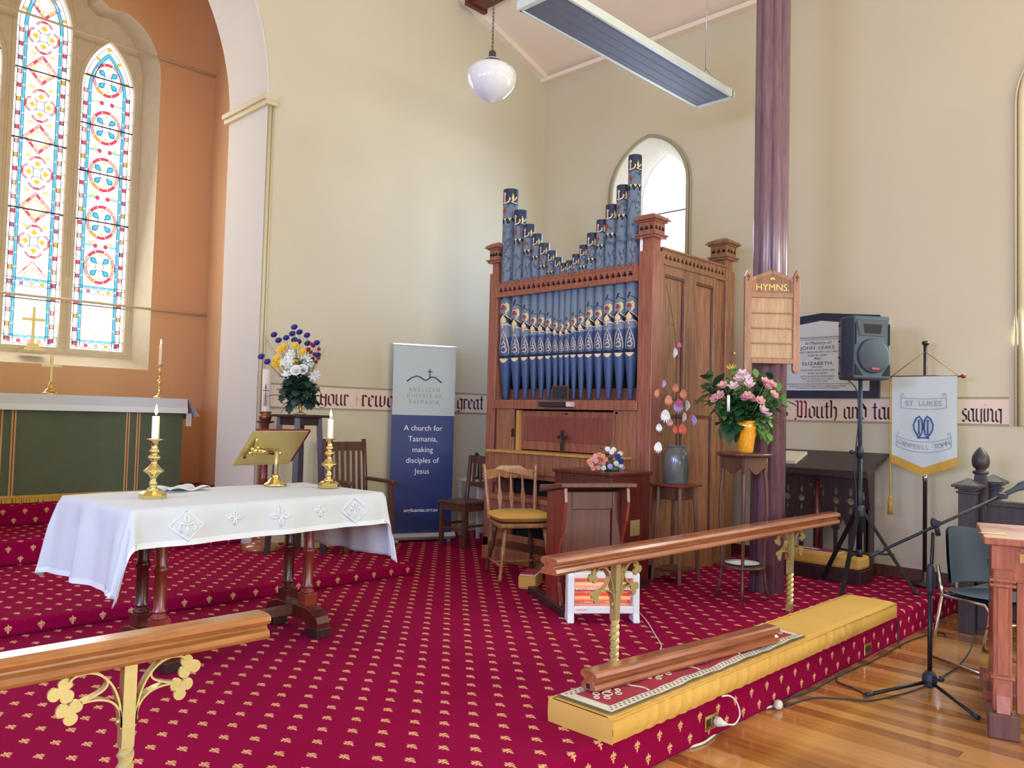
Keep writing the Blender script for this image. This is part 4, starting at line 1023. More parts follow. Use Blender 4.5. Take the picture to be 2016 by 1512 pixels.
# fall front (keyboard lid) and key desk
lid = MB().box(.035, .055, .37, 1.54, oz(1.215), oz(1.585)).build('keyboard_lid', ogr, og, .004)
MB().box(.028, .037, .43, 1.48, oz(1.30), oz(1.53)).build('lid_panel', M['lid'], lid, .004)
MB().box(.02, .03, .93, .96, oz(1.555), oz(1.568)).build('lid_knob', M['darkwood'], lid)
MB().box(.0, .05, 1.52, 1.56, oz(1.20), oz(1.59)).build('lid_jamb', M['paleedge'], og, .002)
MB().box(.0, .05, .34, .37, oz(1.20), oz(1.59)).build('lid_jamb', og_, og, .002)
for y in (.31, 1.60): MB().box(-.006, .004, y-.014, y+.014, oz(1.33), oz(1.41)).build('lock_plate', M['darkwood'], og)
kd = MB().box(-.22, .0, .20, 1.70, oz(1.0), oz(1.185)).build('key_desk', og_, og, .005)
MB().box(-.245, .03, .18, 1.72, oz(1.185), oz(1.207)).build('desk_shelf', M['paleedge'], kd, .004)
MB().box(-.20, .0, .22, 1.68, oz(.955), oz(1.0)).build('key_slip', ogr, kd, .003)
for y in (.22, 1.62): MB().prism([(-.20, oz(.955)), (0, oz(.955)), (0, oz(.60)), (-.05, oz(.72)), (-.12, oz(.84)), (-.18, oz(.90))], 'xz', y, y+.06).build('desk_bracket', ogr, kd, .003)
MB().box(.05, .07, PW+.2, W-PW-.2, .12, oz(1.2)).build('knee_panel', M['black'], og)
# panelled end facing the nave
MB().box(PW, D-PW, .045, .06, 0, oz(2.86)).build('end_backing', ogs, og)
n2 = 16; holes = [trefoil(PW+.03+(D-2*PW-.06)*(k+.5)/n2, oz(2.925), .024) for k in range(n2)]
er = MB().holed([(PW, oz(2.875)), (D-PW, oz(2.875)), (D-PW, oz(2.985)), (PW, oz(2.985))], holes, lambda u, v, d: (u, .015+.025*d, v), 1).build('pierced_rail', ogs, og)
MB().box(PW, D-PW, .042, .05, oz(2.875), oz(2.985)).build('rail_backing', M['black'], er)
MB().box(PW, D-PW, 0, .05, oz(2.855), oz(2.876)).box(PW-.01, D-PW+.01, 0, .06, oz(2.985), oz(3.005)).build('rail_moulding', ogs, er, .004)
st = [PW, .50, .70, .99, D-PW]
for a, b in ((PW, .19), (.50, .69), (.99, 1.06)): MB().box(a, b, .01, .05, 0, oz(2.855)).build('end_stile', ogs, og, .004)
MB().box(1.06, D-PW, .03, .05, 0, oz(2.855)).build('end_stile', ogs, og, .004)
for a, b in ((.19, .50), (.69, .99)):
    for z0, z1 in ((2.775, 2.855), (1.575, 1.705), (PF, .45)): MB().box(a, b, .01, .05, oz(z0), oz(z1)).build('end_rail', ogs, og, .004)
    for z0, z1 in ((1.705, 2.775), (.45, 1.575)):
        pnl = MB().box(a, b, .034, .05, oz(z0), oz(z1)).build('end_panel', M['organside'] if a < .3 else M['organ'], og)
        mo = MB()
        mo.box(a, b, .012, .036, oz(z1)-.022, oz(z1)).box(a, a+.012, .02, .036, oz(z0), oz(z1)).box(b-.012, b, .02, .036, oz(z0), oz(z1)).box(a, b, .02, .036, oz(z0), oz(z0)+.014)
        mo.build('panel_moulding', M['walnut'], pnl, .003)
# other sides and roof of the case
MB().box(PW, D, W-.04, W, 0, oz(2.86)).build('far_end', ogs, og); MB().box(D-.04, D, .05, W, 0, oz(2.86)).build('back_panel', ogs, og)
MB().box(.22, D, .05, W, oz(2.80), oz(2.84)).build('case_top', ogs, og)

# --- facade pipes
BY = [5.687, 5.531, 5.399, 5.283, 5.183, 5.085, 4.995, 4.919, 4.85, 4.776, 4.691, 4.602, 4.496, 4.393, 4.275, 4.155, 4.035]
TOP = [3.789, 3.557, 3.399, 3.291, 3.187, 3.103, 3.03, 2.968, 2.983, 3.031, 3.105, 3.2, 3.304, 3.422, 3.574, 3.816]
def pipe_paint():
    t = NT('stencilled_pipe_blue'); sx = t.new('ShaderNodeSeparateXYZ'); t.link(t.coord(), sx.inputs[0]); z = sx.outputs[2]
    f = t.noise(14, 4, None, (1, 1, .6)); f2 = t.noise(26, 2)
    sw = t.math('LESS_THAN', t.math('ABSOLUTE', t.math('SUBTRACT', f, .5)), .025)
    up = t.mix(t.math('MULTIPLY', sw, t.math('GREATER_THAN', z, 1.05)), srgb(120, 138, 156), srgb(72, 86, 106))
    c = t.mix(t.math('GREATER_THAN', z, .62), srgb(48, 76, 124), up)
    c = t.mix(t.math('MULTIPLY', f2, .25), c, srgb(120, 140, 160))
    t.link(c, t.b.inputs['Base Color']); t.setp(Roughness=.42); return t.m
M['pipe'] = pipe_paint()
M['pipecap'] = plain('navy_pipe_band', srgb(40, 50, 76), .45, var=.1)
M['gilt'] = plain('pale_gold_stencil', srgb(240, 214, 172), .45, var=.08)
M['giltyellow'] = plain('yellow_gold_stencil', srgb(240, 222, 124), .45, var=.08)
M['pipeblack'] = plain('black_stencil', srgb(18, 18, 28), .5)
M['pipered'] = plain('red_stencil', srgb(184, 44, 56), .5)
def wrap(mb, pts, r, z0, k, off):
    """flat outline (u, v) wrapped on a pipe of radius r; front of the pipe looks to -X"""
    def P(u, v): a = PI+.38+u*k/r; return ((r+off)*math.cos(a), (r+off)*math.sin(a), z0+v*k)
    n = len(pts); cu = sum(p[0] for p in pts)/n; cv = sum(p[1] for p in pts)/n; S = 3
    for i in range(n):
        A, B_ = pts[i], pts[(i+1) % n]; vs = []; fs = []; idx = {}
        for a in range(S+1):
            for b in range(S+1-a):
                c = S-a-b; idx[(a, b)] = len(vs); vs.append(P((cu*a+A[0]*b+B_[0]*c)/S, (cv*a+A[1]*b+B_[1]*c)/S))
        for a in range(S):
            for b in range(S-a):
                fs.append((idx[(a, b)], idx[(a+1, b)], idx[(a, b+1)]))
                if a+b < S-1: fs.append((idx[(a+1, b)], idx[(a+1, b+1)], idx[(a, b+1)]))
        mb.add(vs, fs)
def band(mb, r, z0, z1, off, n=28, z0f=None, z1f=None):
    a = [(math.cos(2*PI*k/n)*(r+off), math.sin(2*PI*k/n)*(r+off), z0f(k/n) if z0f else z0) for k in range(n)]
    b = [(math.cos(2*PI*k/n)*(r+off), math.sin(2*PI*k/n)*(r+off), z1f(k/n) if z1f else z1) for k in range(n)]
    mb.loft(a, b, True, True)
def stroke(pts, w):
    o = []; i = []
    for k, p in enumerate(pts):
        a = pts[max(k-1, 0)]; b = pts[min(k+1, len(pts)-1)]; d = Vector((b[0]-a[0], b[1]-a[1])).normalized(); nrm = Vector((-d.y, d.x))*w/2
        o.append((p[0]+nrm.x, p[1]+nrm.y)); i.append((p[0]-nrm.x, p[1]-nrm.y))
    return [[o[k], o[k+1], i[k+1], i[k]] for k in range(len(pts)-1)]
def circ(cx, cy, r, n=10, a0=0, a1=2*PI): return [(cx+r*math.cos(a0+(a1-a0)*k/n), cy+r*math.sin(a0+(a1-a0)*k/n)) for k in range(n+1 if a1-a0 < 6.2 else n)]
for k in range(16):
    wid = BY[k]-BY[k+1]; r = wid*.485; px_ = .018+r; kk = (XO+px_)/5.63; r *= kk
    y = (BY[k]+BY[k+1])/2*kk-YO; TOP[k] = 1.52+(TOP[k]-1.52)*kk; zf = oz(1.69)
    pi_ = MB()
    zm = oz(2.11)-zf
    pi_.lathe([(r*.28, 0), (r*.34, .02), (r*.98, zm-.03), (r, zm), (r, oz(TOP[k])-zf-.002), (r*.93, oz(TOP[k])-zf), (r*.9, oz(TOP[k])-zf-.05)], 28)
    p = pi_.build('facade_pipe', M['pipe'], og, 0, (px_, y, zf)); Ht = oz(TOP[k])-zf
    s = r/.055
    g, gy, bk, rd, cap = MB(), MB(), MB(), MB(), MB()
    band(cap, r, Ht-.135*min(1.2, s), Ht-.004, .0008)
    cb = Ht-.135*min(1.2, s)
    u = r
    # crown initial: stem, foot curve, fleur
    K = r*1.12
    for q in stroke([(-.42, .25), (-.42, 1.15)], .22)+stroke([(-.72, .22), (-.35, .12), (.12, .30), (.30, .62), (.18, .80)], .17): wrap(g, q, r, cb, K, .0018)
    wrap(g, [(-.66, 1.15), (-.18, 1.15), (-.30, 1.38), (-.42, 1.5), (-.54, 1.38)], r, cb, K, .0018)
    wrap(gy, [(.62, .30), (.80, .75), (.62, 1.35), (.48, .75)], r, cb, K, .0018)
    for q in stroke([(.62, .40), (.95, .62), (1.15, .95)], .15)+stroke([(.62, .40), (.42, .30), (.9, .16), (1.3, .25)], .12): wrap(g, q, r, cb, K, .0018)
    # zigzag of triangles under the band
    zz = cb-.115*min(1.2, s)
    band(bk, r, zz-.02, zz+.002, .0008, 28, lambda f: zz-(.050 if int(f*28) % 4 in (0, 1) else .018)*min(1.2, s), lambda f: zz)
    for j in range(7):
        uu = -1.55+j*.62; wrap(gy if j % 2 else g, [(uu-.22, .0), (uu+.22, .0), (uu, -.42)], r, zz, K, .002)
    for q in (trefoil(-.45, .95, .32),): wrap(rd, q, r, zz+.0, K, .0016)
    # mid stencil: trefoil, gilt figure, black scarf, pale curve
    zc = zm+.205*(.75+.25*s)+.13*s-.02
    wrap(rd, trefoil(-.25, 2.0, .34), r, zc-.06, K, .0022)
    for q in stroke(circ(-.25, 1.9, .52, 10, -.9, 4.0), .12): wrap(g, q, r, zc-.06, K, .0018)
    for q in stroke([(.10, 1.45), (.42, 1.75), (.40, 2.25), (.12, 2.55)], .26): wrap(gy, q, r, zc-.06, K, .0018)
    for q in stroke([(-.8, .55), (.25, 1.42)], .13)+stroke([(.1, 1.1), (.7, .72), (1.2, .2)], .13): wrap(g, q, r, zc-.06, K, .0026)
    for q in stroke([(-1.2, .62), (-.3, 1.0), (.35, .78), (1.25, -.35)], .62): wrap(bk, q, r, zc-.06, K, .0008)
    wrap(g, [(-.62, .25), (-.25, .15), (.1, .25), (.18, .62), (-.25, 1.15), (-.66, .62)], r, zc-.06, K, .003)
    for q in stroke([(-.75, .0), (.28, .02)], .16)+stroke([(-.25, .3), (-.25, -.42)], .2)+stroke([(.1, .1), (.7, -.05), (1.25, -.72)], .16): wrap(g, q, r, zc-.06, K, .003)
    # small dark leaves above
    for q in stroke([(-.5, .1), (-.1, .9)], .2)+stroke([(-.2, .4), (.6, .1), (1.1, -.2)], .09): wrap(bk, q, r, zc-.06+2.9*K, K, .001)
    # teardrop with scroll over the mouth
    td = zm+.03
    dr = [(-.70, .15), (-.72, .7), (-.55, 1.6), (-.10, 2.75), (.35, 1.6), (.58, .7), (.56, .05)]
    for q in stroke(dr, .13): wrap(g, q, r, td, K, .0018)
    for q in stroke(circ(-.06, .55, .34, 10, -2.6, 3.0), .12)+stroke(circ(-.06, 1.15, .22, 8, -1.2, 3.6), .11)+stroke([(-.1, 1.4), (.02, 1.75), (-.12, 2.0)], .11): wrap(g, q, r, td, K, .0018)
    wrap(bk, [(-.75, -.02), (.62, -.02), (.62, -.40), (-.75, -.40)], r, zm+.018, K, .0022)
    lip = [(-.72+1.30*i/10, -.02-.55*math.sin(PI*i/10)) for i in range(11)]
    wrap(g, lip, r*.99, zm-.006-.0, K, .003)
    for mb, nm, mt in ((cap, 'cap_band', 'pipecap'), (g, 'gilt_stencil', 'gilt'), (gy, 'yellow_stencil', 'giltyellow'), (bk, 'black_stencil', 'pipeblack'), (rd, 'red_stencil', 'pipered')): tag(mb.build(nm, M[mt], p), None, None, None, 'stuff')

# --- small things on the organ
t = thing('small_mirror', 'small dark framed mirror propped on the organ rail', 'mirror', (XO-.010, 4.84, 1.6865), R(-90))
MB().prism([(-.10, .0), (.10, .0), (.10, .135), (-.10, .135)], 'xz', -.008, .008).build('frame', M['walnut'], t, .003)
MB().box(-.085, .085, -.010, -.008, .012, .122).build('glass', M['blackplastic'], t)
MB().box(-.12, .12, -.012, .008, -.0, .012).build('ledge', M['walnut'], t)
t = thing('lamp_bar', 'black lamp bar with a white end fixed on the organ rail', 'lamp', (XO-.024, 4.87, 1.625), 0)
MB().box(-.07, 0, -.17, .17, 0, .045).build('housing', M['blackplastic'], t, .006)
MB().box(-.072, .0, -.215, -.17, .0, .045).build('end_cap', M['offwhite'], t, .004)
t = thing('crucifix', 'dark crucifix leaning on the organ lid above the key desk', 'crucifix', (XO-.03, 4.79, 1.208), R(-90))
MB().box(-.016, .016, -.008, .008, 0, .205).box(-.058, .058, -.008, .008, .125, .155).build('cross', M['darkwood'], t, .003)
MB().ball((0, -.016, .150), .010, 8, 6).tube([(0, -.014, .14), (0, -.016, .10), (.003, -.014, .05)], [.012, .010, .005], 6).tube([(-.045, -.012, .145), (0, -.014, .132), (.045, -.012, .145)], .005, 6).build('figure', M['pewdark'], t)

# --- organ bench
t = thing('organ_bench', 'long reddish pine organ bench on a heavy plinth', 'bench', (5.295, 4.86, PF))
MB().box(-.13, .14, -.56, .56, .555, .60).build('seat', ogr, t, .008)
MB().box(-.10, .11, -.53, .53, .46, .555).build('seat_rail', ogr, t, .004)
for s in (-1, 1):
    MB().turned((-.06, s*.50, .12), (-.06, s*.50, .47), [(0, .030), (.15, .034), (.25, .020), (.45, .030), (.6, .022), (.8, .030), (1, .026)]).build('turned_leg', ogr, t)
    MB().turned((.08, s*.50, .12), (.08, s*.50, .47), [(0, .030), (.15, .034), (.25, .020), (.45, .030), (.6, .022), (.8, .030), (1, .026)]).build('turned_leg', ogr, t)
MB().box(-.12, .12, -.56, .56, 0, .12).build('plinth', og_, t, .006)
MB().box(-.08, -.05, -.48, .48, .19, .25).build('stretcher', og_, t, .004)

# --- plain side chair left of the organ
t = thing('plain_side_chair', 'plain brown wooden side chair in the corner beside the organ', 'chair', (5.55, 6.06, PF), R(-90))
for sx in (-1, 1):
    MB().box(sx*.17-.02, sx*.17+.02, -.19, -.15, 0, .43).build('front_leg', M['walnut'], t, .003)
    MB().tube([(sx*.17, .17, 0), (sx*.17, .165, .45), (sx*.17, .21, .90)], .021, 6).build('back_leg', M['walnut'], t)
MB().box(-.20, .20, -.21, .19, .43, .455).build('seat', M['walnut'], t, .006)
MB().box(-.17, .17, -.185, -.165, .36, .43).box(-.18, -.16, -.16, .16, .36, .43).box(.16, .18, -.16, .16, .36, .43).build('seat_rail', M['walnut'], t)
MB().box(-.16, .16, .195, .215, .82, .90).build('back_rail', M['walnut'], t, .003); MB().box(-.16, .16, .178, .198, .58, .63).build('back_rail', M['walnut'], t, .003)
for x in (-.10, 0, .10): MB().beam((x, .205, .83), (x, .188, .60), .035, .01, (0, 1, 0)).build('slat', M['walnut'], t)
MB().box(-.17, .17, -.175, -.160, .17, .195).box(-.178, -.162, -.16, .16, .20, .225).box(.162, .178, -.16, .16, .20, .225).build('stretcher', M['walnut'], t)
# --- little white table with a desk microphone foot
t = thing('small_white_table', 'small white side table in the corner behind the plain chair', 'table', (6.12, 6.45, PF))
MB().box(-.19, .19, -.17, .17, .60, .625).build('top', M['offwhite'], t, .004)
for sx in (-1, 1):
    for sy in (-1, 1): MB().box(sx*.165-.015, sx*.165+.015, sy*.145-.015, sy*.145+.015, 0, .60).build('leg', M['offwhite'], t)
MB().prism([(-.165, .60), (-.165, .44), (-.02, .60)], 'xz', -.155, -.145).build('gusset', M['offwhite'], t)
t = thing('desk_microphone', 'black desk microphone curving up from the small white table', 'microphone', (6.05, 6.42, PF+.625))
MB().lathe([(.07, 0), (.07, .012), (.02, .022), (.01, .03)], 18).build('foot', M['blackmetal'], t)
MB().tube([(0, 0, .02), (0, 0, .20), (.01, 0, .25), (-.03, -.01, .275)], .008, 8).ball((-.045, -.012, .27), .02).build('gooseneck', M['blackmetal'], t)

# ================================================================== chair, lectern, console
t = thing('spindle_back_chair', 'varnished spindle back chair with turned legs in front of the organ', 'chair', (4.845, 4.635, PF), R(-27))
be = M['beech']
legp = [(0, .012), (.04, .018), (.10, .020), (.14, .014), (.20, .019), (.36, .013), (.46, .021), (.62, .023), (.66, .017), (.80, .021), (1, .014)]
for sx in (-1, 1):
    MB().turned((sx*.225, -.22, 0), (sx*.165, -.16, .42), legp).build('front_leg', be, t)
    MB().turned((sx*.205, .22, 0), (sx*.15, .14, .42), legp).build('back_leg', M['walnut'], t)
    MB().turned((sx*.20, .17, .44), (sx*.235, .265, .905), [(0, .019), (.06, .021), (.10, .014), (.35, .019), (.55, .018), (.70, .014), (.74, .019), (.95, .017), (.97, .020), (1, .012)]).build('back_post', be, t)
    MB().turned((sx*.213, -.205, .12), (sx*.195, .20, .12), [(0, .008), (.3, .013), (.5, .015), (.7, .013), (1, .008)]).build('stretcher', be, t)
MB().turned((-.20, 0, .12), (.20, 0, .12), [(0, .008), (.3, .013), (.5, .016), (.7, .013), (1, .008)]).build('stretcher', be, t)
MB().prism([(-.235, -.16), (-.22, -.215), (-.12, -.235), (.12, -.235), (.22, -.215), (.235, -.16), (.215, .19), (.17, .215), (-.17, .215), (-.215, .19)], 'xy', .42, .455).build('seat', be, t, .01)
for x in (-.105, 0, .105):
    b = MB()
    b.prism([(x-.008, .45), (x+.008, .45), (x+.010, .55), (x+.022, .63), (x+.010, .70), (x+.007, .82), (x-.007, .82), (x-.010, .70), (x-.022, .63), (x-.010, .55)], 'xz', -.006, .006)
    b.v = [(p[0]*1.0, p[1]+.175+(p[2]-.45)*.19, p[2]) for p in b.v]; b.build('spindle', be, t, .002)
cp = [(-.225, .79), (-.20, .775), (-.08, .80), (-.04, .785), (.04, .785), (.08, .80), (.20, .775), (.225, .79), (.225, .855), (.14, .865), (.09, .895), (-.09, .895), (-.14, .865), (-.225, .855)]
b = MB().prism(cp, 'xz', -.012, .012); b.v = [(p[0], p[1]+.248-.0*p[0]+(.02-.45*p[0]*p[0]), p[2]) for p in b.v]; b.build('crest_rail', be, t, .004)
cu = thing('seat_cushion', 'mustard velvet cushion with brown stripes on the spindle back chair', 'cushion', (4.837, 4.619, PF+.4565), R(-27))
def pil(u, v, w=.245, d=.21, h=.085):
    x, y = 2*u-1, 2*v-1; e = (1-abs(x)**5)*(1-abs(y)**5); return (w*x*(1-.06*y*y), d*y*(1-.06*x*x), h*.5+(h*.5)*e**.5)
MB().grid(lambda u, v: pil(u, v), 20, 16).grid(lambda u, v: (pil(u, v)[0], pil(u, v)[1], .085-pil(u, v)[2]+.0), 20, 16).build('cushion_body', M['mustard'], cu)
for k in range(3):
    MB().grid(lambda u, v: (lambda q: (q[0], q[1], q[2]+.003))(pil(.28+k*.18+.045*u, .45+.5*v)), 3, 10).build('velvet_stripe', M['mustardd'], cu)

# --- lectern
LR = math.atan2(-.48, .877)
lc = thing('lectern', 'dark red polished lectern with ogee sides and sloping book top', 'lectern', (4.415, 3.572, PF), LR)
rw, mh = M['redwood'], M['maho']
sidep = [(.15, 0), (.15, .79), (-.19, .845), (-.205, .75), (-.18, .62), (-.12, .50), (-.09, .36), (-.10, .20), (-.15, .08), (-.17, 0)]
for s in (-1, 1): MB().prism(sidep, 'yz', s*.228-.012, s*.228+.012).build('ogee_side', rw, lc, .004)
for s in (-1, 1): MB().box(s*.228-.032, s*.228+.032, -.24, .26 if s > 0 else .48, 0, .055).build('skid_foot', M['darkwood'], lc, .006)
MB().box(-.216, .216, -.08, -.065, .06, .80).build('front_backing', mh, lc)
for a in ((-.216, -.15, .06, .81), (.15, .216, .06, .81), (-.15, .15, .69, .81), (-.15, .15, .06, .14)): MB().box(a[0], a[1], -.105, -.08, a[2], a[3]).build('front_frame', mh, lc, .003)
MB().box(-.15, .15, -.088, -.075, .14, .69).build('front_panel', M['maho'], lc, .004)
MB().prism([(-.235, .850), (-.235, .878), (-.14, .875), (.22, .812), (.22, .784)], 'yz', -.275, .275).build('sloping_top', M['walnut'], lc, .005)
MB().box(-.275, .275, .205, .225, .784, .835).build('book_ledge', M['walnut'], lc, .003)
# small kneeler tucked behind it
kn = thing('small_kneeler', 'small mustard kneeler with red tapestry top behind the lectern', 'kneeler', (4.61, 4.27, PF), R(30))
MB().box(-.13, .13, -.07, .07, .0, .11).build('pad', M['mustard'], kn, .02)
MB().box(-.12, .12, -.06, .06, .108, .118).build('tapestry_top', M['rugred'], kn, .004)
MB().box(-.132, .132, -.072, -.058, .105, .116).box(-.132, -.118, -.058, .058, .105, .116).build('cream_edge', M['rugcream'], kn, .003)

# --- dark console box with brass plate
cb_ = thing('dark_console', 'dark mahogany console cabinet behind the lectern', 'cabinet', (5.09, 3.97, PF))
MB().box(-.26, .24, -.30, .27, .05, .885).build('body', M['maho'], cb_, .004)
MB().box(-.275, .255, -.315, .285, .885, .91).build('top', M['maho'], cb_, .004)
MB().box(-.27, .25, -.31, .28, 0, .05).build('plinth', M['darkwood'], cb_)
MB().box(-.02, .10, -.306, -.300, .42, .54).build('brass_plate', M['oldbrass'], cb_, .002)
MB().box(.00, .08, -.309, -.305, .44, .52).build('plate_frame', M['oldbrass'], cb_)
# --- low bouquet lying on the console
BQ = Vector((5.07, 3.86, PF+.912))
bq = thing('silk_flower_bunch', 'low bunch of pink, white and blue silk flowers on the dark console', 'flowers', BQ)
MB().lathe([(.06, 0), (.065, .015), (.05, .03), (.02, .04)], 14).build('moss_base', M['leaf'], bq)
def bpt(px, py, dy): return at(px, py, Y=3.86+dy)-BQ
rt = Vector((0, 0, .03))
for px, py in [(1166, 905), (1172, 898), (1180, 896), (1186, 903), (1164, 915), (1173, 908), (1181, 910), (1188, 912), (1168, 922), (1178, 921), (1187, 898), (1192, 905), (1160, 909), (1175, 902)]:
    flower(bq, 'pink_hydrangea_floret', rt, bpt(px, py, rnd.uniform(-.08, -.03)), B['hyd' if rnd.random() < .6 else 'peach'], .0016, 1.1, 0, 'leaf', face=(-.7, -.6, .3))
for px, py, b_ in [(1196, 885, 'wht'), (1208, 886, 'wht'), (1204, 891, 'wht'), (1203, 902, 'mag'), (1216, 900, 'nav'), (1222, 909, 'nav'), (1188, 922, 'wht'), (1201, 919, 'lil'), (1213, 913, 'wht'), (1222, 917, 'wht'), (1225, 921, 'lil'), (1212, 922, 'wht'), (1221, 894, 'wht')]:
    flower(bq, {'wht': 'white_silk_rose', 'mag': 'magenta_silk_rose', 'nav': 'navy_silk_flower', 'lil': 'lilac_silk_rose'}[b_], rt, bpt(px, py, rnd.uniform(-.05, .02)), B[b_], .0018, 1.05, 0, 'leaf', face=(-.7, -.6, .35))
for px, py in [(1182, 884), (1190, 893), (1197, 876), (1210, 877), (1193, 900)]: spray(bq, 'leaf_sprig', rt, bpt(px, py, .02), LF['fr' if py < 880 else 'gr'], 5, .55, .7, 'leaf2')
# ================================================================== plant stands and their flowers
t = thing('square_plant_stand', 'square brown wooden plant stand with a low shelf beside the organ', 'stand', (5.715, 3.675, PF))
wn = M['walnut']
MB().box(-.16, .16, -.15, .15, .775, .795).build('top', M['redwood'], t, .004)
MB().box(-.115, .115, -.105, .105, .67, .775).build('apron', wn, t, .003)
for sx in (-1, 1):
    for sy in (-1, 1): MB().beam((sx*.11, sy*.10, .775), (sx*.145, sy*.130, 0), .026, .026, (sx, -sy, 0)).build('leg', wn, t)
MB().box(-.135, .135, -.12, .12, .09, .108).build('shelf', wn, t, .003)
JZ = PF+.795
t = thing('stoneware_crock', 'grey glazed stoneware crock on the square plant stand', 'crock', (5.71, 3.68, JZ))
MB().lathe([(.096, 0), (.102, .01), (.106, .12), (.106, .235), (.098, .262), (.076, .285), (.072, .300), (.078, .308), (.078, .318), (.066, .318), (.064, .27), (.02, .25)], 28).build('body', M['crock'], t)
# dry twigs hung with paper leaves
T0 = Vector((5.71, 3.68, JZ+.27))
tw = thing('ornament_twigs', 'bare twigs hung with painted leaf ornaments standing in the grey crock', 'twigs', T0)
def tp(px, py, dy=0): return at(px, py, Y=3.66+dy)-T0
def twig(pts, r=.0035, name='twig'): 
    pts = [Vector(p) for p in pts]; return MB().tube(pts, [r*(1-.7*i/(len(pts)-1)) for i in range(len(pts))], 6).build(name, M['twig'], tw)
main = [Vector((0, 0, 0)), tp(1331, 830), tp(1331, 740), tp(1332, 690), tp(1326, 635), tp(1318, 590), tp(1311, 560)]
twig(main, .005)
twig([tp(1331, 720), tp(1334, 700), tp(1336, 664)], .003)
twig([tp(1326, 640), tp(1316, 636)], .002)
for q in ([(1331, 760), (1322, 765), (1310, 752)], [(1331, 775), (1345, 768), (1356, 770)], [(1330, 790), (1312, 780), (1296, 776)], [(1330, 800), (1318, 808), (1304, 830), (1296, 858)], [(1331, 810), (1345, 800), (1352, 790)], [(1330, 820), (1352, 810), (1366, 818)], [(1331, 835), (1322, 830), (1316, 825)], [(1330, 845), (1340, 838), (1346, 836)]):
    twig([tp(*p, -.02*i) for i, p in enumerate(q)], .0028)
def ornleaf(mat, l, w):
    b = MB(); pr_ = [(0, 0), (.5, -.1), (.85, -.35), (1, -.6), (.85, -.80), (.72, -.66), (.55, -.95), (.35, -.72), (.12, -1.05), (-.1, -.74), (-.35, -1.0), (-.5, -.7), (-.72, -.85), (-.95, -.58), (-.85, -.32), (-.5, -.1)]
    f = [(x*w, -.004+.010*x*x, y*l) for x, y in pr_]; g = [(x*w, .004+.010*x*x, y*l) for x, y in pr_]; n = len(f)
    b.add(f+g, [tuple(range(n))[::-1], tuple(range(n, 2*n))]+[(i, (i+1) % n, n+(i+1) % n, n+i) for i in range(n)]); return b.mesh('leaf_ornament', M[mat])
OL = {m: ornleaf(m, .085, .032) for m in ('petal_white', 'petal_peach', 'petal_magenta', 'petal_lilac', 'petal_coral', 'petal_pink')}
for px, py, m, k, an in [(1310, 806, 'petal_white', 1.25, 45), (1316, 778, 'petal_peach', 1.0, 60), (1330, 755, 'petal_peach', .9, 80), (1345, 766, 'petal_peach', 1.0, 30), (1337, 788, 'petal_lilac', 1.25, 45), (1336, 785, 'petal_magenta', .8, 45), (1317, 823, 'petal_pink', .8, 60), (1297, 834, 'petal_white', .8, 45), (1297, 870, 'petal_white', 1.05, 45), (1342, 834, 'petal_coral', 1.1, 40), (1330, 838, 'petal_coral', .8, 20), (1352, 788, 'petal_white', 1., 120), (1363, 817, 'petal_lilac', 1., 110), (1307, 748, 'petal_lilac', .7, 110), (1296, 766, 'petal_peach', .8, 10), (1338, 674, 'petal_magenta', .55, 45), (1329, 685, 'petal_white', .9, 115), (1347, 812, 'petal_white', .9, 120)]:
    inst(OL[m], 'leaf_ornament', tw, tp(px, py, -.05-.03*rnd.random()), (rnd.uniform(-.2, .2), rnd.uniform(-.25, .25), -R(an)), k)

RS = Vector((5.555, 2.985, PF))
t = thing('round_plant_stand', 'round topped brown plant stand with curved legs in front of the post', 'stand', RS, R(-17))
MB().lathe([(.0, 1.06), (.19, 1.06), (.205, 1.072), (.205, 1.084), (.19, 1.09), (.0, 1.09)], 36).build('round_top', wn, t)
ap = MB()
for k in range(4):
    a = k*PI/2+PI/4; c, s = math.cos(a), math.sin(a)
    pts = []
    for i in range(9):
        u = -1+2*i/8; pts.append((u*.118, .93+.05*(abs(u) < .8)*(math.cos(u*PI*1.25)*-.5+.5)-.0))
    pl = [(p[0], p[1]) for p in pts]+[(.118, 1.06), (-.118, 1.06)]
    m = MB().prism(pl, 'xz', -.118-.007, -.118+.007); m.xf(Matrix.Rotation(k*PI/2, 4, 'Z')); ap.add(m.v, m.f)
ap.build('scalloped_apron', wn, t)
for k in range(4):
    a = k*PI/2+PI/4; c, s = math.cos(a), math.sin(a)
    path = [(.155*c, .155*s, 1.06), (.150*c, .150*s, .95), (.165*c, .165*s, .80), (.170*c, .170*s, .62), (.155*c, .155*s, .42), (.150*c, .150*s, .24), (.165*c, .165*s, .10), (.195*c, .195*s, 0)]
    MB().tube(path, [.018, .017, .015, .014, .013, .012, .012, .013], 6).build('leg', wn, t)
MB().lathe([(0, .232), (.155, .232), (.165, .238), (.165, .246), (.155, .252), (0, .252)], 30).build('lower_shelf', wn, t)
t = thing('white_plate', 'white plate lying on the low shelf of the round plant stand', 'plate', RS+Vector((-.01, 0, .2525)))
MB().lathe([(.055, 0), (.075, .003), (.125, .016), (.127, .018), (.075, .008), (.0, .006)], 32).build('dish', M['white'], t)
YV = Vector((5.50, 2.945, PF+1.09))
ya = thing('vase_arrangement', 'yellow glazed vase of pink lilies and green foliage on the round stand', 'flowers', YV)
MB().lathe([(.050, 0), (.056, .012), (.066, .08), (.075, .15), (.078, .20), (.074, .235), (.070, .24), (.066, .235), (.05, .12), (.0, .1)], 30).build('vase', M['yvase'], ya)
def vp(px, py, d=0):
    return dep(px, py, (YV-CAM).dot(FW)+d)-YV
rt = Vector((0, 0, .21))
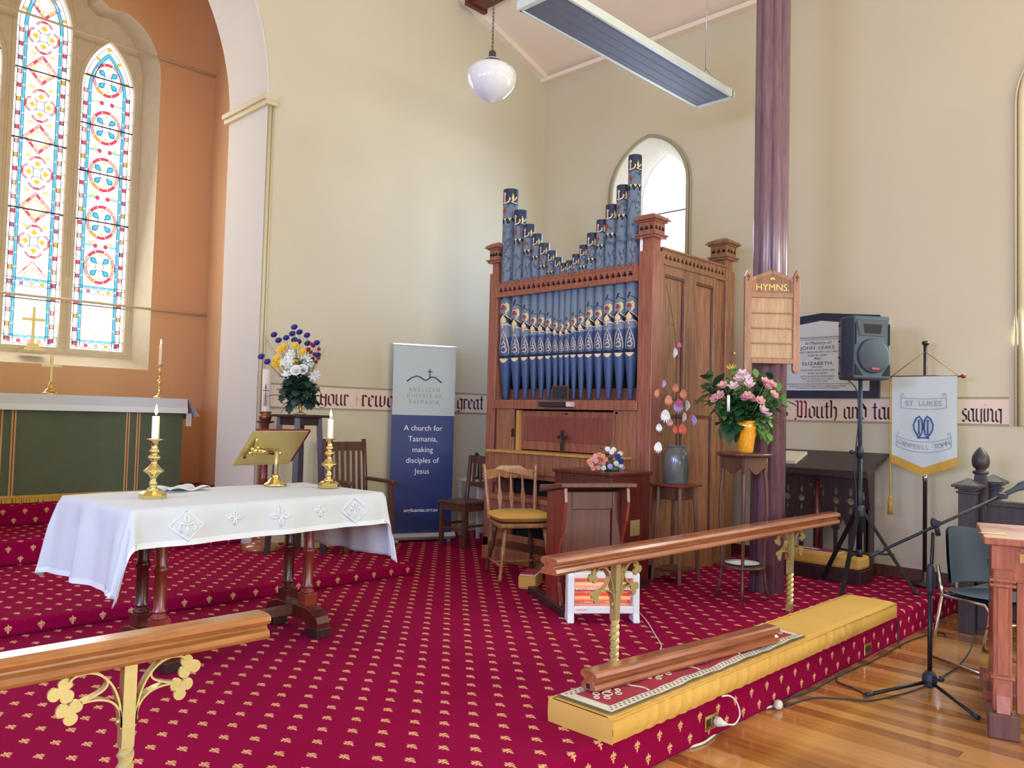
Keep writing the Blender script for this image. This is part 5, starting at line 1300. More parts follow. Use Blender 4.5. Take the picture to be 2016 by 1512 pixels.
for px, py, b_ in [(1462, 738, 'pinkl'), (1470, 748, 'pinkl'), (1455, 748, 'pinkl'), (1444, 762, 'pinkl'), (1475, 758, 'pinkl'), (1424, 760, 'pink'), (1418, 779, 'pink'), (1408, 786, 'pink'), (1480, 787, 'pink'), (1472, 780, 'pink'), (1510, 762, 'pink'), (1519, 758, 'pink'), (1522, 778, 'pink'), (1496, 790, 'pink'), (1500, 808, 'pinkl'), (1508, 816, 'pinkl'), (1465, 785, 'pink'), (1506, 752, 'pink')]:
    flower(ya, 'pink_lily', rt, vp(px, py, rnd.uniform(-.16, -.06)), B[b_], .0025, 1.2, 0, 'leaf2')
for px, py, l_, n_ in [(1385, 745, 'big', 7), (1395, 775, 'big', 8), (1410, 800, 'gr', 10), (1420, 835, 'big', 9), (1440, 838, 'big', 8), (1460, 830, 'big', 8), (1415, 815, 'fr', 9), (1450, 800, 'big', 8), (1430, 745, 'fr', 10), (1490, 742, 'fr', 12), (1440, 730, 'fr', 7), (1520, 745, 'gr', 9), (1535, 770, 'fr', 12), (1550, 790, 'fr', 10), (1530, 800, 'gr', 10), (1520, 830, 'fr', 10), (1515, 855, 'fr', 12), (1500, 835, 'gr', 9), (1480, 815, 'big', 8), (1400, 760, 'gr', 8), (1470, 760, 'gr', 8), (1445, 770, 'gr', 8), (1500, 770, 'gr', 8), (1485, 800, 'big', 7)]:
    spray(ya, 'foliage_spray', rt, vp(px, py, rnd.uniform(-.12, .05)), LF[l_], n_+3, 1.3, 1., 'leaf2', up=.1)
flower(ya, 'spider_bloom', rt, vp(1440, 724, -.02), bloommesh('petal_yellow', .045, 9, 1, .3, .12), .002, 1., 0, 'leaf2')
MB().tube([vp(1434, 810, -.17), vp(1434, 778, -.17)], .011, 12).build('water_tube', M['white'], ya)

# ================================================================== hymn board on the post
hb = thing('hymn_board', 'wooden hymn number board with gold heading hung on the post', 'hymn board', dep(1519, 640, 6.12), 0)
hb.rotation_euler = (0, 0, math.atan2(RT.y, RT.x))
hm_ = M['hymn']
for s in (-1, 1):
    x = s*.185
    MB().prism([(x-.025, -.34), (x-.012, -.365), (x+.012, -.365), (x+.025, -.34), (x+.025, .37), (x, .425), (x-.025, .37)], 'xz', -.02, .02).build('stile', hm_, hb, .004)
    MB().box(x-.004, x+.004, -.024, -.019, .335, .385).box(x-.014, x+.014, -.024, -.019, .362, .371).build('incised_cross', M['walnut'], hb)
MB().prism([(-.16, .245), (.16, .245), (.16, .335), (0, .395), (-.16, .335)], 'xz', -.012, .012).build('heading_panel', M['organside'], hb)
MB().beam((-.165, 0, .338), (0, 0, .405), .04, .016, (0, 1, 0)).beam((0, 0, .405), (.165, 0, .338), .04, .016, (0, 1, 0)).build('gable_moulding', hm_, hb, .003)
MB().box(-.16, .16, -.018, .018, .208, .248).build('top_rail', hm_, hb, .004); MB().box(-.16, .16, -.018, .018, -.295, -.255).build('bottom_rail', hm_, hb, .004)
for k in range(4):
    z1 = .208-k*.116; MB().box(-.16, .16, -.002, .008, z1-.112, z1).build('number_panel', M['hymnpanel'], hb)
    if k < 3: MB().box(-.16, .16, -.014, .006, z1-.122, z1-.110).build('slot_ledge', hm_, hb, .003)
MB().box(-.02, .02, .02, .075, -.05, .20).build('hanger', M['darkwood'], hb)
d = text_into(MB(), 'HYMNS.', .074, (0, -.0125, .262), (1,0,0), (0,0,1), 'CENTER', .002, 0, .98); d.build('gold_lettering', M['giltyellow'], hb)
d = MB(); 
for k in range(3): d.prism(trefoil(-.0+(k-1)*.010, .352+(.006 if k == 1 else 0), .008), 'xz', -.0145, -.0125)
d.build('gold_sprig', M['giltyellow'], hb)
o = MB().box(-.016, .016, -.002, .002, -.010, .010).build('paper_tag', M['giltyellow'], None, 0, at(1446, 695, Y=3.85-.02)); tag(o, 'small yellow green paper tag stuck on the corner of the organ case', 'tag')

# ================================================================== memorial tablet on the right wall
pq = thing('memorial_tablet', 'white marble memorial tablet on a black gabled backing', 'plaque', (XR, 3.185, 1.77))
def yz(p): return [(3.185-q[0], q[1]) for q in p]      # u grows to the right seen from the room
fr_ = [(-.555, 0), (.525, 0), (.525, .745), (0, .80), (-.555, .745)]
fr2 = [(u, v) for u, v in fr_]
MB().prism([(-u, v) for u, v in fr_], 'yz', -.028, -.001).build('black_backing', M['slate'], pq, .003)
wh = [(-.47, .075), (.44, .065), (.44, .665), (0, .725), (-.47, .665)]
tb_ = MB().prism([(-u, v) for u, v in wh], 'yz', -.045, -.028).build('white_tablet', M['plaque'], pq, .003)
MB().box(-.050, -.045, -.44, .47, .565, .575).box(-.048, -.045, -.44, .47, .548, .553).build('moulded_line', M['printgrey2'], tb_)
d = MB(); RY, UZ = Vector((0, -1, 0)), Vector((0, 0, 1))
for tx, z, sz, sx_, sh in (('In Memory of', .505, .040, 1.1, .3), ('JOHN  LEAKE', .458, .046, 1.2, 0), ('WHO DIED JANUARY 31ST 1865', .425, .022, 1.2, 0), ('AGED 85 YEARS.', .394, .022, 1.2, 0), ('Also', .362, .034, 1.1, .2), ('ELIZABETH,', .310, .046, 1.25, 0), ('HIS WIFE,', .284, .020, 1.2, 0), ('WHO DIED JUNE 25TH 1858', .255, .022, 1.2, 0), ('AGED 68 YEARS.', .226, .022, 1.2, 0), ('BOTH BURIED IN THIS PARISH', .198, .020, 1.2, 0), ('THEY IN THE FAITH OF CHRIST', .174, .018, 1.2, 0), ('RESTED IN HIS LOVE.', .152, .018, 1.2, 0), ('Mark the perfect man, and behold the upright: for the end of that man is peace.', .128, .020, .95, .2), ('She openeth her mouth with wisdom; and in her tongue is the law of kindness.', .108, .018, .95, .2), ('Her children arise up, and call her blessed; her husband also.', .090, .018, .95, .2)):
    text_into(d, tx, sz, (-.0455, .03, z), RY, UZ, 'CENTER', .0008, 0, sx_, sh)
tag(d.build('inscription', M['printdark'], tb_), None, None, None, 'stuff')

# ================================================================== loudspeaker on tripod
SP = Vector((6.55, 2.51, PF))
ts = thing('speaker_tripod', 'black tripod stand carrying the loudspeaker', 'speaker stand', SP)
bk_ = M['blackmetal']
MB().cyl((0, 0, .30), (0, 0, 1.12), .022, None, 14).build('lower_tube', bk_, ts); MB().cyl((0, 0, 1.10), (0, 0, 1.68), .016, None, 14).build('upper_tube', M['speaker'], ts)
MB().cyl((0, 0, 1.06), (0, 0, 1.15), .028, None, 14).cyl((0, 0, 1.10), (-.04, .045, 1.10), .008).ball((-.045, .05, 1.10), .018, 8, 6).build('clamp_collar', M['blackplastic'], ts)
MB().lathe([(.034, .58), (.040, .60), (.040, .66), (.034, .68)], 14).build('leg_hub', M['blackplastic'], ts); MB().cyl((0, 0, .27), (0, 0, .33), .026, None, 12).build('lower_hub', M['blackplastic'], ts)
for a in (R(-56), R(64), R(184)):
    c, s = math.cos(a), math.sin(a)
    MB().beam((.03*c, .03*s, .63), (.42*c, .42*s, .012), .030, .022, (0, 0, 1)).build('leg', bk_, ts)
    MB().beam((.02*c, .02*s, .30), (.26*c, .26*s, .30), .014, .014).build('brace', bk_, ts)
    MB().ball((.425*c, .425*s, .014), (.022, .022, .014), 8, 6).build('rubber_foot', M['blackplastic'], ts)
sp = thing('loudspeaker', 'dark grey plastic loudspeaker with round grille on the tripod', 'loudspeaker', (6.562, 2.51, PF+1.68), R(-34))
bodyp = [(-.165, -.14), (.165, -.14), (.165, .02), (.10, .15), (-.10, .15), (-.165, .02)]
MB().prism(bodyp, 'xy', 0, .50).build('cabinet', M['speaker'], sp, .014)
MB().prism([(-.165, .0), (-.10, .15), (-.098, .158), (-.172, .012)], 'xy', .02, .48).build('side_strip', M['pewdark'], sp)
MB().lathe([(.0, 0), (.125, 0), (.135, .006), (.138, .012), (.128, .016), (.0, .020)], 32).xf(Matrix.Translation((.005, -.137, .185)) @ Matrix.Rotation(R(90), 4, 'X')).build('woofer_grille', M['grille'], sp)
MB().prism([(-.115, .34), (.115, .34), (.145, .47), (-.145, .47)], 'xz', -.144, -.139).build('horn_mouth', M['blackplastic'], sp, .004)
MB().prism([(-.07, .36), (.07, .36), (.085, .435), (-.085, .435)], 'xz', -.1445, -.1435).build('horn_throat', M['black'], sp)
for s in (-1, 1):
    MB().box(s*.148-.007, s*.148+.007, -.147, -.138, .27, .44).build('port_slot', M['black'], sp, .004)
    MB().prism([(s*.155, .03), (s*.085, .03), (s*.155, .12)] if s > 0 else [(s*.085, .03), (s*.155, .03), (s*.155, .12)], 'xz', -.147, -.138).build('corner_port', M['black'], sp, .003)
MB().box(-.018, .048, -.162, -.155, .075, .09).build('red_badge', M['pipered'], sp)
for z in (.05, .18, .31, .44): MB().cyl((-.135, .085, z), (-.146, .09, z), .006, None, 8).build('screw', M['black'], sp)
def cable(name, label, pts, r, mat, cat='cable'):
    P_ = [Vector(p) for p in pts]; out = []
    for i in range(len(P_)-1):
        p0, p1, p2, p3 = P_[max(i-1, 0)], P_[i], P_[i+1], P_[min(i+2, len(P_)-1)]
        for k in range(6):
            f = k/6; out.append(.5*((2*p1)+(p2-p0)*f+(2*p0-5*p1+4*p2-p3)*f*f+(3*p1-p0-3*p2+p3)*f**3))
    out.append(P_[-1]); b0 = out[0]
    o = MB().tube([p-b0 for p in out], r, 7).build(name, mat, None, 0, b0); return tag(o, label, cat)
cable('speaker_cable', 'black signal cable hanging from the loudspeaker and winding down its stand', [(6.450, 2.600, 2.12), (6.420, 2.620, 2.02), (6.450, 2.580, 1.90), (6.515, 2.525, 1.80), (6.525, 2.515, 1.55), (6.518, 2.540, 1.2), (6.522, 2.525, .95), (6.510, 2.540, .70), (6.480, 2.560, .45), (6.450, 2.600, .24)], .005, M['blackplastic'])

# ================================================================== guild banner
gb = thing('church_banner', 'white damask church banner with gold fringe hanging from a pole', 'banner', (7.20, 2.225, PF), R(-90))
MB().cyl((0, 0, .05), (0, 0, 2.00), .017, None, 12).lathe([(.02, 2.0), (.03, 2.01), (.03, 2.025), (.018, 2.035)], 14).build('pole', M['darkwood'], gb)
MB().lathe([(.10, 0), (.10, .03), (.03, .05), (.02, .12)], 20).build('foot', M['darkwood'], gb)
MB().cyl((0, 0, .86), (0, 0, .93), .021, None, 12).build('brass_sleeve', M['silver'], gb)
MB().cyl((-.28, -.03, 1.735), (.28, -.03, 1.735), .011, None, 10).build('crossbar', M['walnut'], gb)
for s in (-1, 1):
    MB().ball((s*.295, -.03, 1.735), .020, 10, 8).build('crossbar_knob', M['bronze'], gb)
    MB().tube([(s*.255, -.03, 1.745), (s*.005, -.022, 1.94)], .0035, 6).build('hanging_cord', M['rail'], gb)
def bn(u, v):
    x = -.252+.504*u; zb = .965+.10*abs(x)/.252-.0; return (x, -.044+.004*math.sin(u*13)*v, 1.735-(1.735-zb)*v)
MB().grid(bn, 24, 12).grid(lambda u, v: (bn(u, v)[0], bn(u, v)[1]+.005, bn(u, v)[2]), 24, 12).build('damask', M['banner'], gb)
f = MB()
for k in range(80):
    u = k/79; p = bn(u, 1); f.beam((p[0], p[1]-.003, p[2]+.012), (p[0]+rnd.uniform(-.003, .003), p[1]-.004, p[2]-.058), .0075, .004, (0, 1, 0))
tag(f.build('gold_fringe', M['fringe'], gb), None, None, None, 'stuff')
yo = -.050
d = text_into(MB(), 'ST. LUKES', .062, (0, yo, 1.490), (1,0,0), (0,0,1), 'CENTER', .001, 0, 1.05)
def curved(mb, body, size, rad, zc, y):
    n = len(body); a0 = -(n-1)/2*size*.62/rad
    for i, ch in enumerate(body):
        if ch == ' ': continue
        a = a0+i*size*.62/rad; text_into(mb, ch, size, (rad*math.sin(a), y, zc-rad*math.cos(a)), (math.cos(a), 0, math.sin(a)), (-math.sin(a), 0, math.cos(a)), 'CENTER', .001)
curved(d, 'CAMPBELL TOWN', .054, .45, 1.578, yo)
tag(d.build('grey_lettering', M['printgrey2'], gb), None, None, None, 'stuff')
def scroll(zc, hw, rad, h):
    b = MB()
    for off in (0, h):
        b.tube([(hw*u, yo, zc+off+(rad-math.sqrt(rad*rad-hw*hw*u*u))) for u in [-1+i/8 for i in range(17)]], .0018, 5)
    for s in (-1, 1):
        e = rad-math.sqrt(rad*rad-hw*hw); b.tube([(s*hw, yo, zc+e), (s*hw*1.01, yo, zc+h*.5+e), (s*hw, yo, zc+h+e), (s*hw*.97, yo, zc+h+e+.03), (s*hw*.90, yo, zc+h+e+.035), (s*hw*.87, yo, zc+h+e+.012)], .0018, 5)
    return b
b = scroll(1.462, .175, 1.3, .086); b2 = scroll(1.105, .212, .50, .085); b.add(b2.v, b2.f, True); tag(b.build('scroll_outline', M['printgrey2'], gb), None, None, None, 'stuff')
em = MB()
for s in (-1, 1):
    em.tube([(s*.004, yo, 1.29), (s*.010, yo, 1.37), (s*.030, yo, 1.405), (s*.055, yo, 1.385), (s*.075, yo, 1.335), (s*.070, yo, 1.29), (s*.045, yo, 1.245), (s*.030, yo, 1.225)], .006, 6)
    em.tube([(s*.034, yo, 1.365), (s*.034, yo, 1.262)], .006, 6).tube([(s*.024, yo, 1.370), (s*.044, yo, 1.370)], .004, 6).tube([(s*.024, yo, 1.256), (s*.044, yo, 1.256)], .004, 6)
    em.tube([(s*.004, yo, 1.34), (s*.012, yo, 1.262), (s*.028, yo, 1.235)], .005, 6)
em.tube([(-.045, yo, 1.222), (-.02, yo, 1.226), (.02, yo, 1.226), (.045, yo, 1.222)], .006, 6)
tag(em.build('blue_emblem', M['bluestitch'], gb), None, None, None, 'stuff')
cable('banner_cord', 'gold cord with tassel hanging beside the white church banner', [(7.165, 2.49, 1.945), (7.16, 2.492, 1.6), (7.16, 2.49, 1.2), (7.16, 2.488, .92)], .006, M['fringe'], 'cord')
o = MB().lathe([(.004, .16), (.012, .155), (.014, .14), (.010, .13), (.018, .11), (.022, .0), (.0, .0)], 12).build('tassel', M['fringe'], None, 0, (7.16, 2.488, .775)); tag(o, 'gold tassel at the end of the banner cord', 'tassel')

# ================================================================== carved prayer desk with kneeler
pd = thing('prayer_desk', 'dark oak prayer desk with pierced gothic tracery front', 'prayer desk', (7.02, 3.09, PF))
dk = M['darkwood']
Ld = .47
holes = []
def ogeehole(c, z0, z1, w):
    p = [(c-w, z0), (c+w, z0), (c+w, z1-.10), (c+w*.55, z1-.085), (c+w*.75, z1-.06), (c+w*.42, z1-.045), (c+w*.40, z1-.02), (c, z1+.012), (c-w*.40, z1-.02), (c-w*.42, z1-.045), (c-w*.75, z1-.06), (c-w*.55, z1-.085), (c-w, z1-.10)]
    return p
def lens(c, z, w, h, n=10): return [(c+w*math.cos(2*PI*k/n), z+h*math.sin(2*PI*k/n)) for k in range(n)]
for c in (-.385, -.255, -.125, .055, .185, .315): holes.append(ogeehole(c, .07, .50, .052))
for c in (-.32, -.19, .12, .25): holes += [lens(c, .575, .018, .035), lens(c, .655, .036, .032), lens(c, .735, .020, .038)]
for c in (-.075, .005, -.43, .40): holes += [lens(c, .71, .014, .045), lens(c+.03, .775, .030, .014), lens(c, .60, .008, .03)]
MB().holed([(-Ld, .04), (Ld, .04), (Ld, .86), (-Ld, .86)], holes, lambda u, v, d: (0+.03*d, u, v), 1).build('tracery_front', dk, pd)
MB().cyl((-.012, -.035, .08), (-.012, -.035, .84), .022, None, 12).build('centre_shaft', M['maho'], pd)
MB().box(-.02, .04, -Ld, Ld, .0, .06).build('bottom_rail', dk, pd, .004)
for s in (-1, 1):
    MB().prism([(-.0, 0), (.10, 0), (.10, .93), (-.06, .89), (-.03, .72), (.0, .60)], 'xz', s*Ld-.02, s*Ld+.02).build('shaped_end', dk, pd, .005)
MB().prism([(-.14, .875), (-.14, .905), (.355, 1.075), (.355, 1.045)], 'xz', -Ld-.05, Ld+.05).build('sloping_top', M['pewdark'], pd, .005)
MB().box(-.15, -.12, -Ld-.05, Ld+.05, .875, .93).build('book_ledge', dk, pd, .003)
o = MB().box(-.10, .16, -.12, .12, .0, .03).build('open_book', M['paper'], None, .002); o.location = (7.11, 3.38, PF+.982); o.rotation_euler = (0, R(-18.5), 0); tag(o, 'pale book lying on the sloping top of the prayer desk', 'book')
o = MB().box(-.12, .13, -.46, .42, 0, .115).build('kneeling_step', dk, None, .006, (6.88, 3.04, PF)); tag(o, 'low dark wooden kneeling step in front of the prayer desk', 'step')
kn = thing('tapestry_kneeler', 'mustard kneeler with red tapestry panel on the dark kneeling step', 'kneeler', (6.885, 2.99, PF+.116))
MB().box(-.115, .115, -.40, .40, 0, .11).build('pad', M['mustard'], kn, .025)
MB().box(-.10, .10, -.20, .34, .108, .116).build('cream_border', M['rugcream'], kn, .003); MB().box(-.08, .08, -.18, .32, .114, .119).build('red_tapestry', M['rugred'], kn)
MB().prism(lens(0, .07, .03, .08, 14), 'xy', .118, .121).build('woven_motif', M['rugcream'], kn)
# ================================================================== communion rails
def ribbon(pts, w, y0, y1):
    """flat bent bar: centre line in x-z, thickness w, depth from y0 to y1"""
    o = []; i = []
    for k, p in enumerate(pts):
        a = pts[max(k-1, 0)]; b = pts[min(k+1, len(pts)-1)]; d = Vector((b[0]-a[0], b[1]-a[1])).normalized(); n_ = Vector((-d.y, d.x))*w/2
        o.append((p[0]+n_.x, p[1]+n_.y)); i.append((p[0]-n_.x, p[1]-n_.y))
    mb = MB()
    for k in range(len(pts)-1): mb.prism([o[k], o[k+1], i[k+1], i[k]], 'xz', y0, y1, False)
    return mb
def bez(p, n=10):
    return [tuple(sum(c*q[d] for c, q in zip(((1-t)**3, 3*(1-t)**2*t, 3*(1-t)*t*t, t**3), p)) for d in (0, 1)) for t in [k/n for k in range(n+1)]]
RPROF = [(-.048, -.042), (.048, -.042), (.052, -.030), (.046, -.014), (.030, -.006), (.030, .004), (.050, .010), (.056, .022), (.050, .036), (.034, .043), (-.034, .043), (-.050, .036), (-.056, .022), (-.050, .010), (-.030, .004), (-.030, -.006), (-.046, -.014), (-.052, -.030)]
def clover(mb, cx, cz, r, ang, y0, y1):
    pts = []
    for k in range(30):
        a = 2*PI*k/30; q = .42+.58*abs(math.cos(1.5*a))**.7; pts.append((cx+r*q*math.cos(a+ang), cz+r*q*math.sin(a+ang)))
    mb.prism(pts, 'xz', y0, y1)
def rail_post(parent, x, ztop, k=1.):
    om = M['oldbrass']
    b = MB(); s = .019; z0 = PF-PF; zt = ztop
    seg = 40; za, zb = .05, .265
    rings = []
    for i in range(seg+1):
        z = za+(zb-za)*i/seg; tw_ = (i/seg)*PI*3.0
        rings.append([(x+s*1.36*math.cos(tw_+PI/4+q*PI/2), s*1.36*math.sin(tw_+PI/4+q*PI/2), z) for q in range(4)])
    b.box(x-s, x+s, -s, s, 0, za)
    for i in range(seg): b.loft(rings[i], rings[i+1])
    p = b.box(x-s, x+s, -s, s, zb, zt).build('brass_post', om, parent)
    for sd in (-1, 1):
        a1 = [(x+sd*.020, .325)]+[(x+sd*q[0], q[1]) for q in bez([(.022, .36), (.030, .47), (.085, zt-.010), (.125, zt-.008)])]+[(x+sd*q[0], q[1]) for q in bez([(.125, zt-.008), (.155, zt-.008), (.165, zt-.012), (.172, zt-.025)], 5)[1:]]
        ribbon(a1, .006, -.016, .016).build('scroll_arm', om, p)
        a2 = [(x+sd*.020, .33)]+[(x+sd*q[0], q[1]) for q in bez([(.023, .36), (.030, .42), (.08, .435), (.135, .430)])]
        ribbon(a2, .006, -.016, .016).build('scroll_arm', om, p)
        a3 = [(x+sd*q[0], q[1]) for q in bez([(.098, zt-.012), (.040, zt-.05), (.060, .45), (.135, .432)])]
        ribbon(a3, .006, -.013, .013).build('scroll_arm', om, p)
        c = MB(); clover(c, x+sd*.188, zt-.052, .040, PI/2+sd*.35, -.005, .005); c.build('trefoil_leaf', om, p)
        c = MB(); clover(c, x+sd*.165, .408, .040, PI/2+sd*.9, -.005, .005); c.build('trefoil_leaf', om, p)
    for sd in (-1, 1): MB().cyl((x+sd*.018, 0, .345), (x+sd*.032, 0, .345), .008, None, 8).build('rivet', om, p)
def rail(name, label, x0, x1, zc, y, posts, mat, rz=0):
    t = thing(name, label, 'altar rail', (x0, y, PF), rz)
    MB().prism(RPROF, 'yz', 0, x1-x0).xf(Matrix.Translation((0, 0, zc-PF))).build('handrail', mat, t, .003)
    for px in posts: rail_post(t, px-x0, zc-PF-.042)
    return t
rail('communion_rail', 'golden wooden communion rail on a twisted brass post near the communion table', -1.6, 1.435, .775, 2.60, [.985, -1.0], M['rail'])
rail('communion_rail', 'copper brown communion rail on two twisted brass posts near the lectern', 2.905, 6.18, .812, 2.575, [3.435, 5.45], M['rail2'], R(-.2))

# ================================================================== long kneeler, tapestry runner, loose rail
K0, K1, KY0, KY1, KH = 2.655, 5.85, 1.995, 2.325, .105
kn = thing('long_kneeler', 'long mustard velvet kneeling cushion on the platform edge', 'kneeler', ((K0+K1)/2, (KY0+KY1)/2, PF))
hl_, hd_ = (K1-K0)/2, (KY1-KY0)/2
def ruf(s): return .014*abs(math.sin(s*31+1.9*math.sin(s*4.7)))+.006*math.sin(s*73+2)+.003*math.sin(s*11)
def ruffamp(x): return max(0., min(1., (1.35-abs(x+.25))/.3))
m = MB()
m.grid(lambda u, v: (-hl_+2*hl_*u, -hd_+2*hd_*v, KH+.004*math.sin(u*9)*math.sin(v*PI)+(.003*math.sin(u*170+v*3)*ruffamp(-hl_+2*hl_*u)*abs(2*v-1)**3)-.010*max(0, abs(2*v-1)-.93)/.07), 260, 14)
for s in (-1, 1):
    m.grid(lambda u, v: (-hl_+2*hl_*u, s*(hd_+.010*math.sin(v*PI)+ruf(-hl_+2*hl_*u+.03*v)*ruffamp(-hl_+2*hl_*u)*(.4+.6*math.sin(v*PI))), KH-.010-(KH-.010)*v), 320, 7)
    m.grid(lambda u, v: (s*(hl_+.004*math.sin(v*PI)), (-hd_-.010)+(2*hd_+.020)*u, (KH-.004)*(1-v)), 12, 5)
m.grid(lambda u, v: (-hl_+2*hl_*u, -hd_+2*hd_*v, .001), 10, 2)
m.build('velvet_cover', M['mustard'], kn)
for s in (-1, 1):
    MB().tube([(-hl_+2*hl_*k/60, s*(hd_+.002+ruf(-hl_+2*hl_*k/60)*.3), KH-.008) for k in range(61)], .0045, 6).build('piping', M['mustard'], kn)
rg = thing('tapestry_runner', 'red patterned tapestry runner with cream border lying on the long kneeler', 'runner', (3.59, 2.16, PF+KH+.006))
def ru(u, v):
    x = -.915+1.84*u+(.06*(v-.5) if u > .9 else 0); y = -.150+.30*v; return (x, y, .003+.003*math.sin(x*13+y*9)*(abs(x-.2) < .8)+.002*math.sin(x*37)*(1 if -.5 < x < .75 else 0))
def strip_(u0, u1, v0, v1, dz, nm, mt, nu=60, nv=4): MB().grid(lambda u, v: (lambda q: (q[0], q[1], q[2]+dz))(ru(u0+(u1-u0)*u, v0+(v1-v0)*v)), nu, nv).build(nm, mt, rg)
strip_(0, 1, 0, 1, 0, 'backing', M['ruggrey'], 80, 8)
strip_(.006, .994, .03, .97, .002, 'cream_border', M['rugcream'], 80, 8)
strip_(.035, .965, .19, .81, .004, 'red_field', M['rugred'], 80, 6)
b = MB()
for k in range(58):
    for v in (.09, .145, .855, .91):
        q = ru(.02+.96*k/57+(.008 if v in (.145, .855) else 0), v); b.box(q[0]-.004, q[0]+.004, q[1]-.004, q[1]+.004, q[2]+.002, q[2]+.0036)
tag(b.build('border_checks', M['ruggrey'], rg), None, None, None, 'stuff')
b = MB()
for uc in (.09, .30, .52, .74, .92):
    for (du, dv, r_) in ((0, 0, .022), (.022, .10, .014), (-.022, -.10, .014), (.022, -.10, .014), (-.022, .10, .014), (.04, 0, .012), (-.04, 0, .012)):
        c = ru(uc+du, .5+dv); n_ = 12
        ring = [(c[0]+r_*math.cos(2*PI*i/n_), c[1]+r_*math.sin(2*PI*i/n_), c[2]+.006) for i in range(n_+1)]; b.tube(ring, .0028, 5)
for uc in (.19, .42, .63, .83): b.tube([(lambda q: (q[0], q[1], q[2]+.005))(ru(uc+.006*math.sin(j), .2+.6*j/8)) for j in range(9)], .004, 5)
tag(b.build('woven_motifs', M['rugcream'], rg), None, None, None, 'stuff')
lr0, lr1 = Vector((2.80, 2.235, 0)), Vector((4.20, 2.075, 0)); ldv = lr1-lr0
lt = thing('loose_rail', 'detached length of brown handrail resting on the tapestry runner', 'handrail', (lr0.x, lr0.y, PF+KH+.0195+.042), math.atan2(ldv.y, ldv.x))
MB().prism([(p[0]*.92, p[1]) for p in RPROF], 'yz', 0, ldv.length).build('handrail', M['rail2'], lt, .003)
MB().box(-.002, .0, -.010, .010, -.034, -.014).build('dowel_hole', M['black'], lt)

# ================================================================== radiant heater
ht = thing('radiant_heater', 'white radiant bar heater glowing orange on the carpet', 'heater', (4.205, 3.255, PF), math.atan2(-.64, .77))
for s in (-1, 1):
    MB().prism([(-.075, 0), (.055, 0), (.045, .07), (.040, .30), (.025, .318), (-.040, .318), (-.050, .30), (-.058, .06)], 'yz', s*.215-.022, s*.215+.022).build('end_frame', M['white'], ht, .008)
MB().box(-.195, .195, -.048, .035, .282, .318).build('top_bar', M['white'], ht, .006); MB().box(-.195, .195, -.052, .035, .058, .105).build('base_bar', M['white'], ht, .006)
MB().grid(lambda u, v: (-.195+.39*u, .03-.015*math.sin(v*2*PI+PI/2)**2, .105+.18*v), 4, 16).build('reflector', M['reflect'], ht)
for z in (.150, .238):
    MB().cyl((-.185, -.006, z), (.185, -.006, z), .011, None, 12).build('glowing_tube', M['glow'], ht)
    MB().cyl((-.192, -.006, z), (-.18, -.006, z), .015, None, 10).build('tube_end', M['white'], ht); MB().cyl((.18, -.006, z), (.192, -.006, z), .015, None, 10).build('tube_end', M['white'], ht)
g = MB()
for k in range(42): x = -.188+.376*k/41; g.cyl((x, -.042, .100), (x, -.042, .284), .0016, None, 5)
tag(g.build('wire_guard', M['steel'], ht), None, None, None, 'stuff')
for z in (.13, .195, .26): MB().cyl((-.19, -.044, z), (.19, -.044, z), .0018, None, 5).build('guard_rod', M['steel'], ht)
MB().box(-.175, -.11, -.0535, -.052, .078, .087).build('red_print', M['petal_pink'], ht)
cable('heater_cord', 'white power cord curling over the carpet from the radiant heater', [at(1258, 1205, Z=PF+.02), at(1275, 1225, Z=PF+.006), at(1290, 1250, Z=PF+.006), at(1298, 1262, Z=PF+.006), at(1302, 1272, Z=PF+.006), at(1299, 1282, Z=PF+.006), (3.53, 2.38, PF+.006), (3.52, 2.345, PF+.006)], .0035, M['offwhite'], 'cord')

# ================================================================== sockets and leads at the platform edge
def socket(label, x, z):
    t = thing('brass_socket', label, 'socket', (x, 2.03, z))
    MB().box(-.058, .058, -.008, 0, -.036, .036).build('plate', M['brass'], t, .002)
    for s in (-1, 1): MB().box(s*.026-.016, s*.026+.016, -.011, -.008, -.018, .018).build('outlet', M['darkwood'], t, .001)
    return t
socket('brass wall socket with a white plug in the platform riser', 3.485, .088); socket('empty brass double socket in the carpeted platform riser', 5.44, .070)
pg = thing('white_plug', 'white round plug pushed into the brass socket', 'plug', (3.515, 2.019, .085))
MB().tube([(0, 0, 0), (0, -.02, 0), (.006, -.036, -.004), (.02, -.052, -.008)], [.022, .024, .014, .006], 12).build('plug_body', M['offwhite'], pg)
cable('plug_lead', 'white lead looping from the socket plug up under the long kneeler', [(3.535, 1.967, .077), (3.585, 1.955, .072), (3.63, 1.955, .105), (3.615, 1.965, .165), (3.56, 1.972, .205), (3.50, 1.978, .215)], .0042, M['offwhite'], 'cord')
cable('extension_lead', 'white extension lead lying along the foot of the carpeted platform', [at(1180, 1560, Z=.008), at(1262, 1516, Z=.008), at(1335, 1478, Z=.008), at(1385, 1462, Z=.008), at(1420, 1436, Z=.008), at(1462, 1416, Z=.008), at(1490, 1399, Z=.008), at(1522, 1390, Z=.014)], .0065, M['offwhite'], 'cord')
t = thing('extension_socket', 'round white extension socket lying on the floorboards', 'socket', at(1532, 1388, Z=.024), R(20)); MB().tube([(-.03, 0, -.004), (-.012, 0, 0), (.0, 0, 0), (.022, 0, 0)], [.008, .022, .024, .023], 14).build('socket_body', M['offwhite'], t)
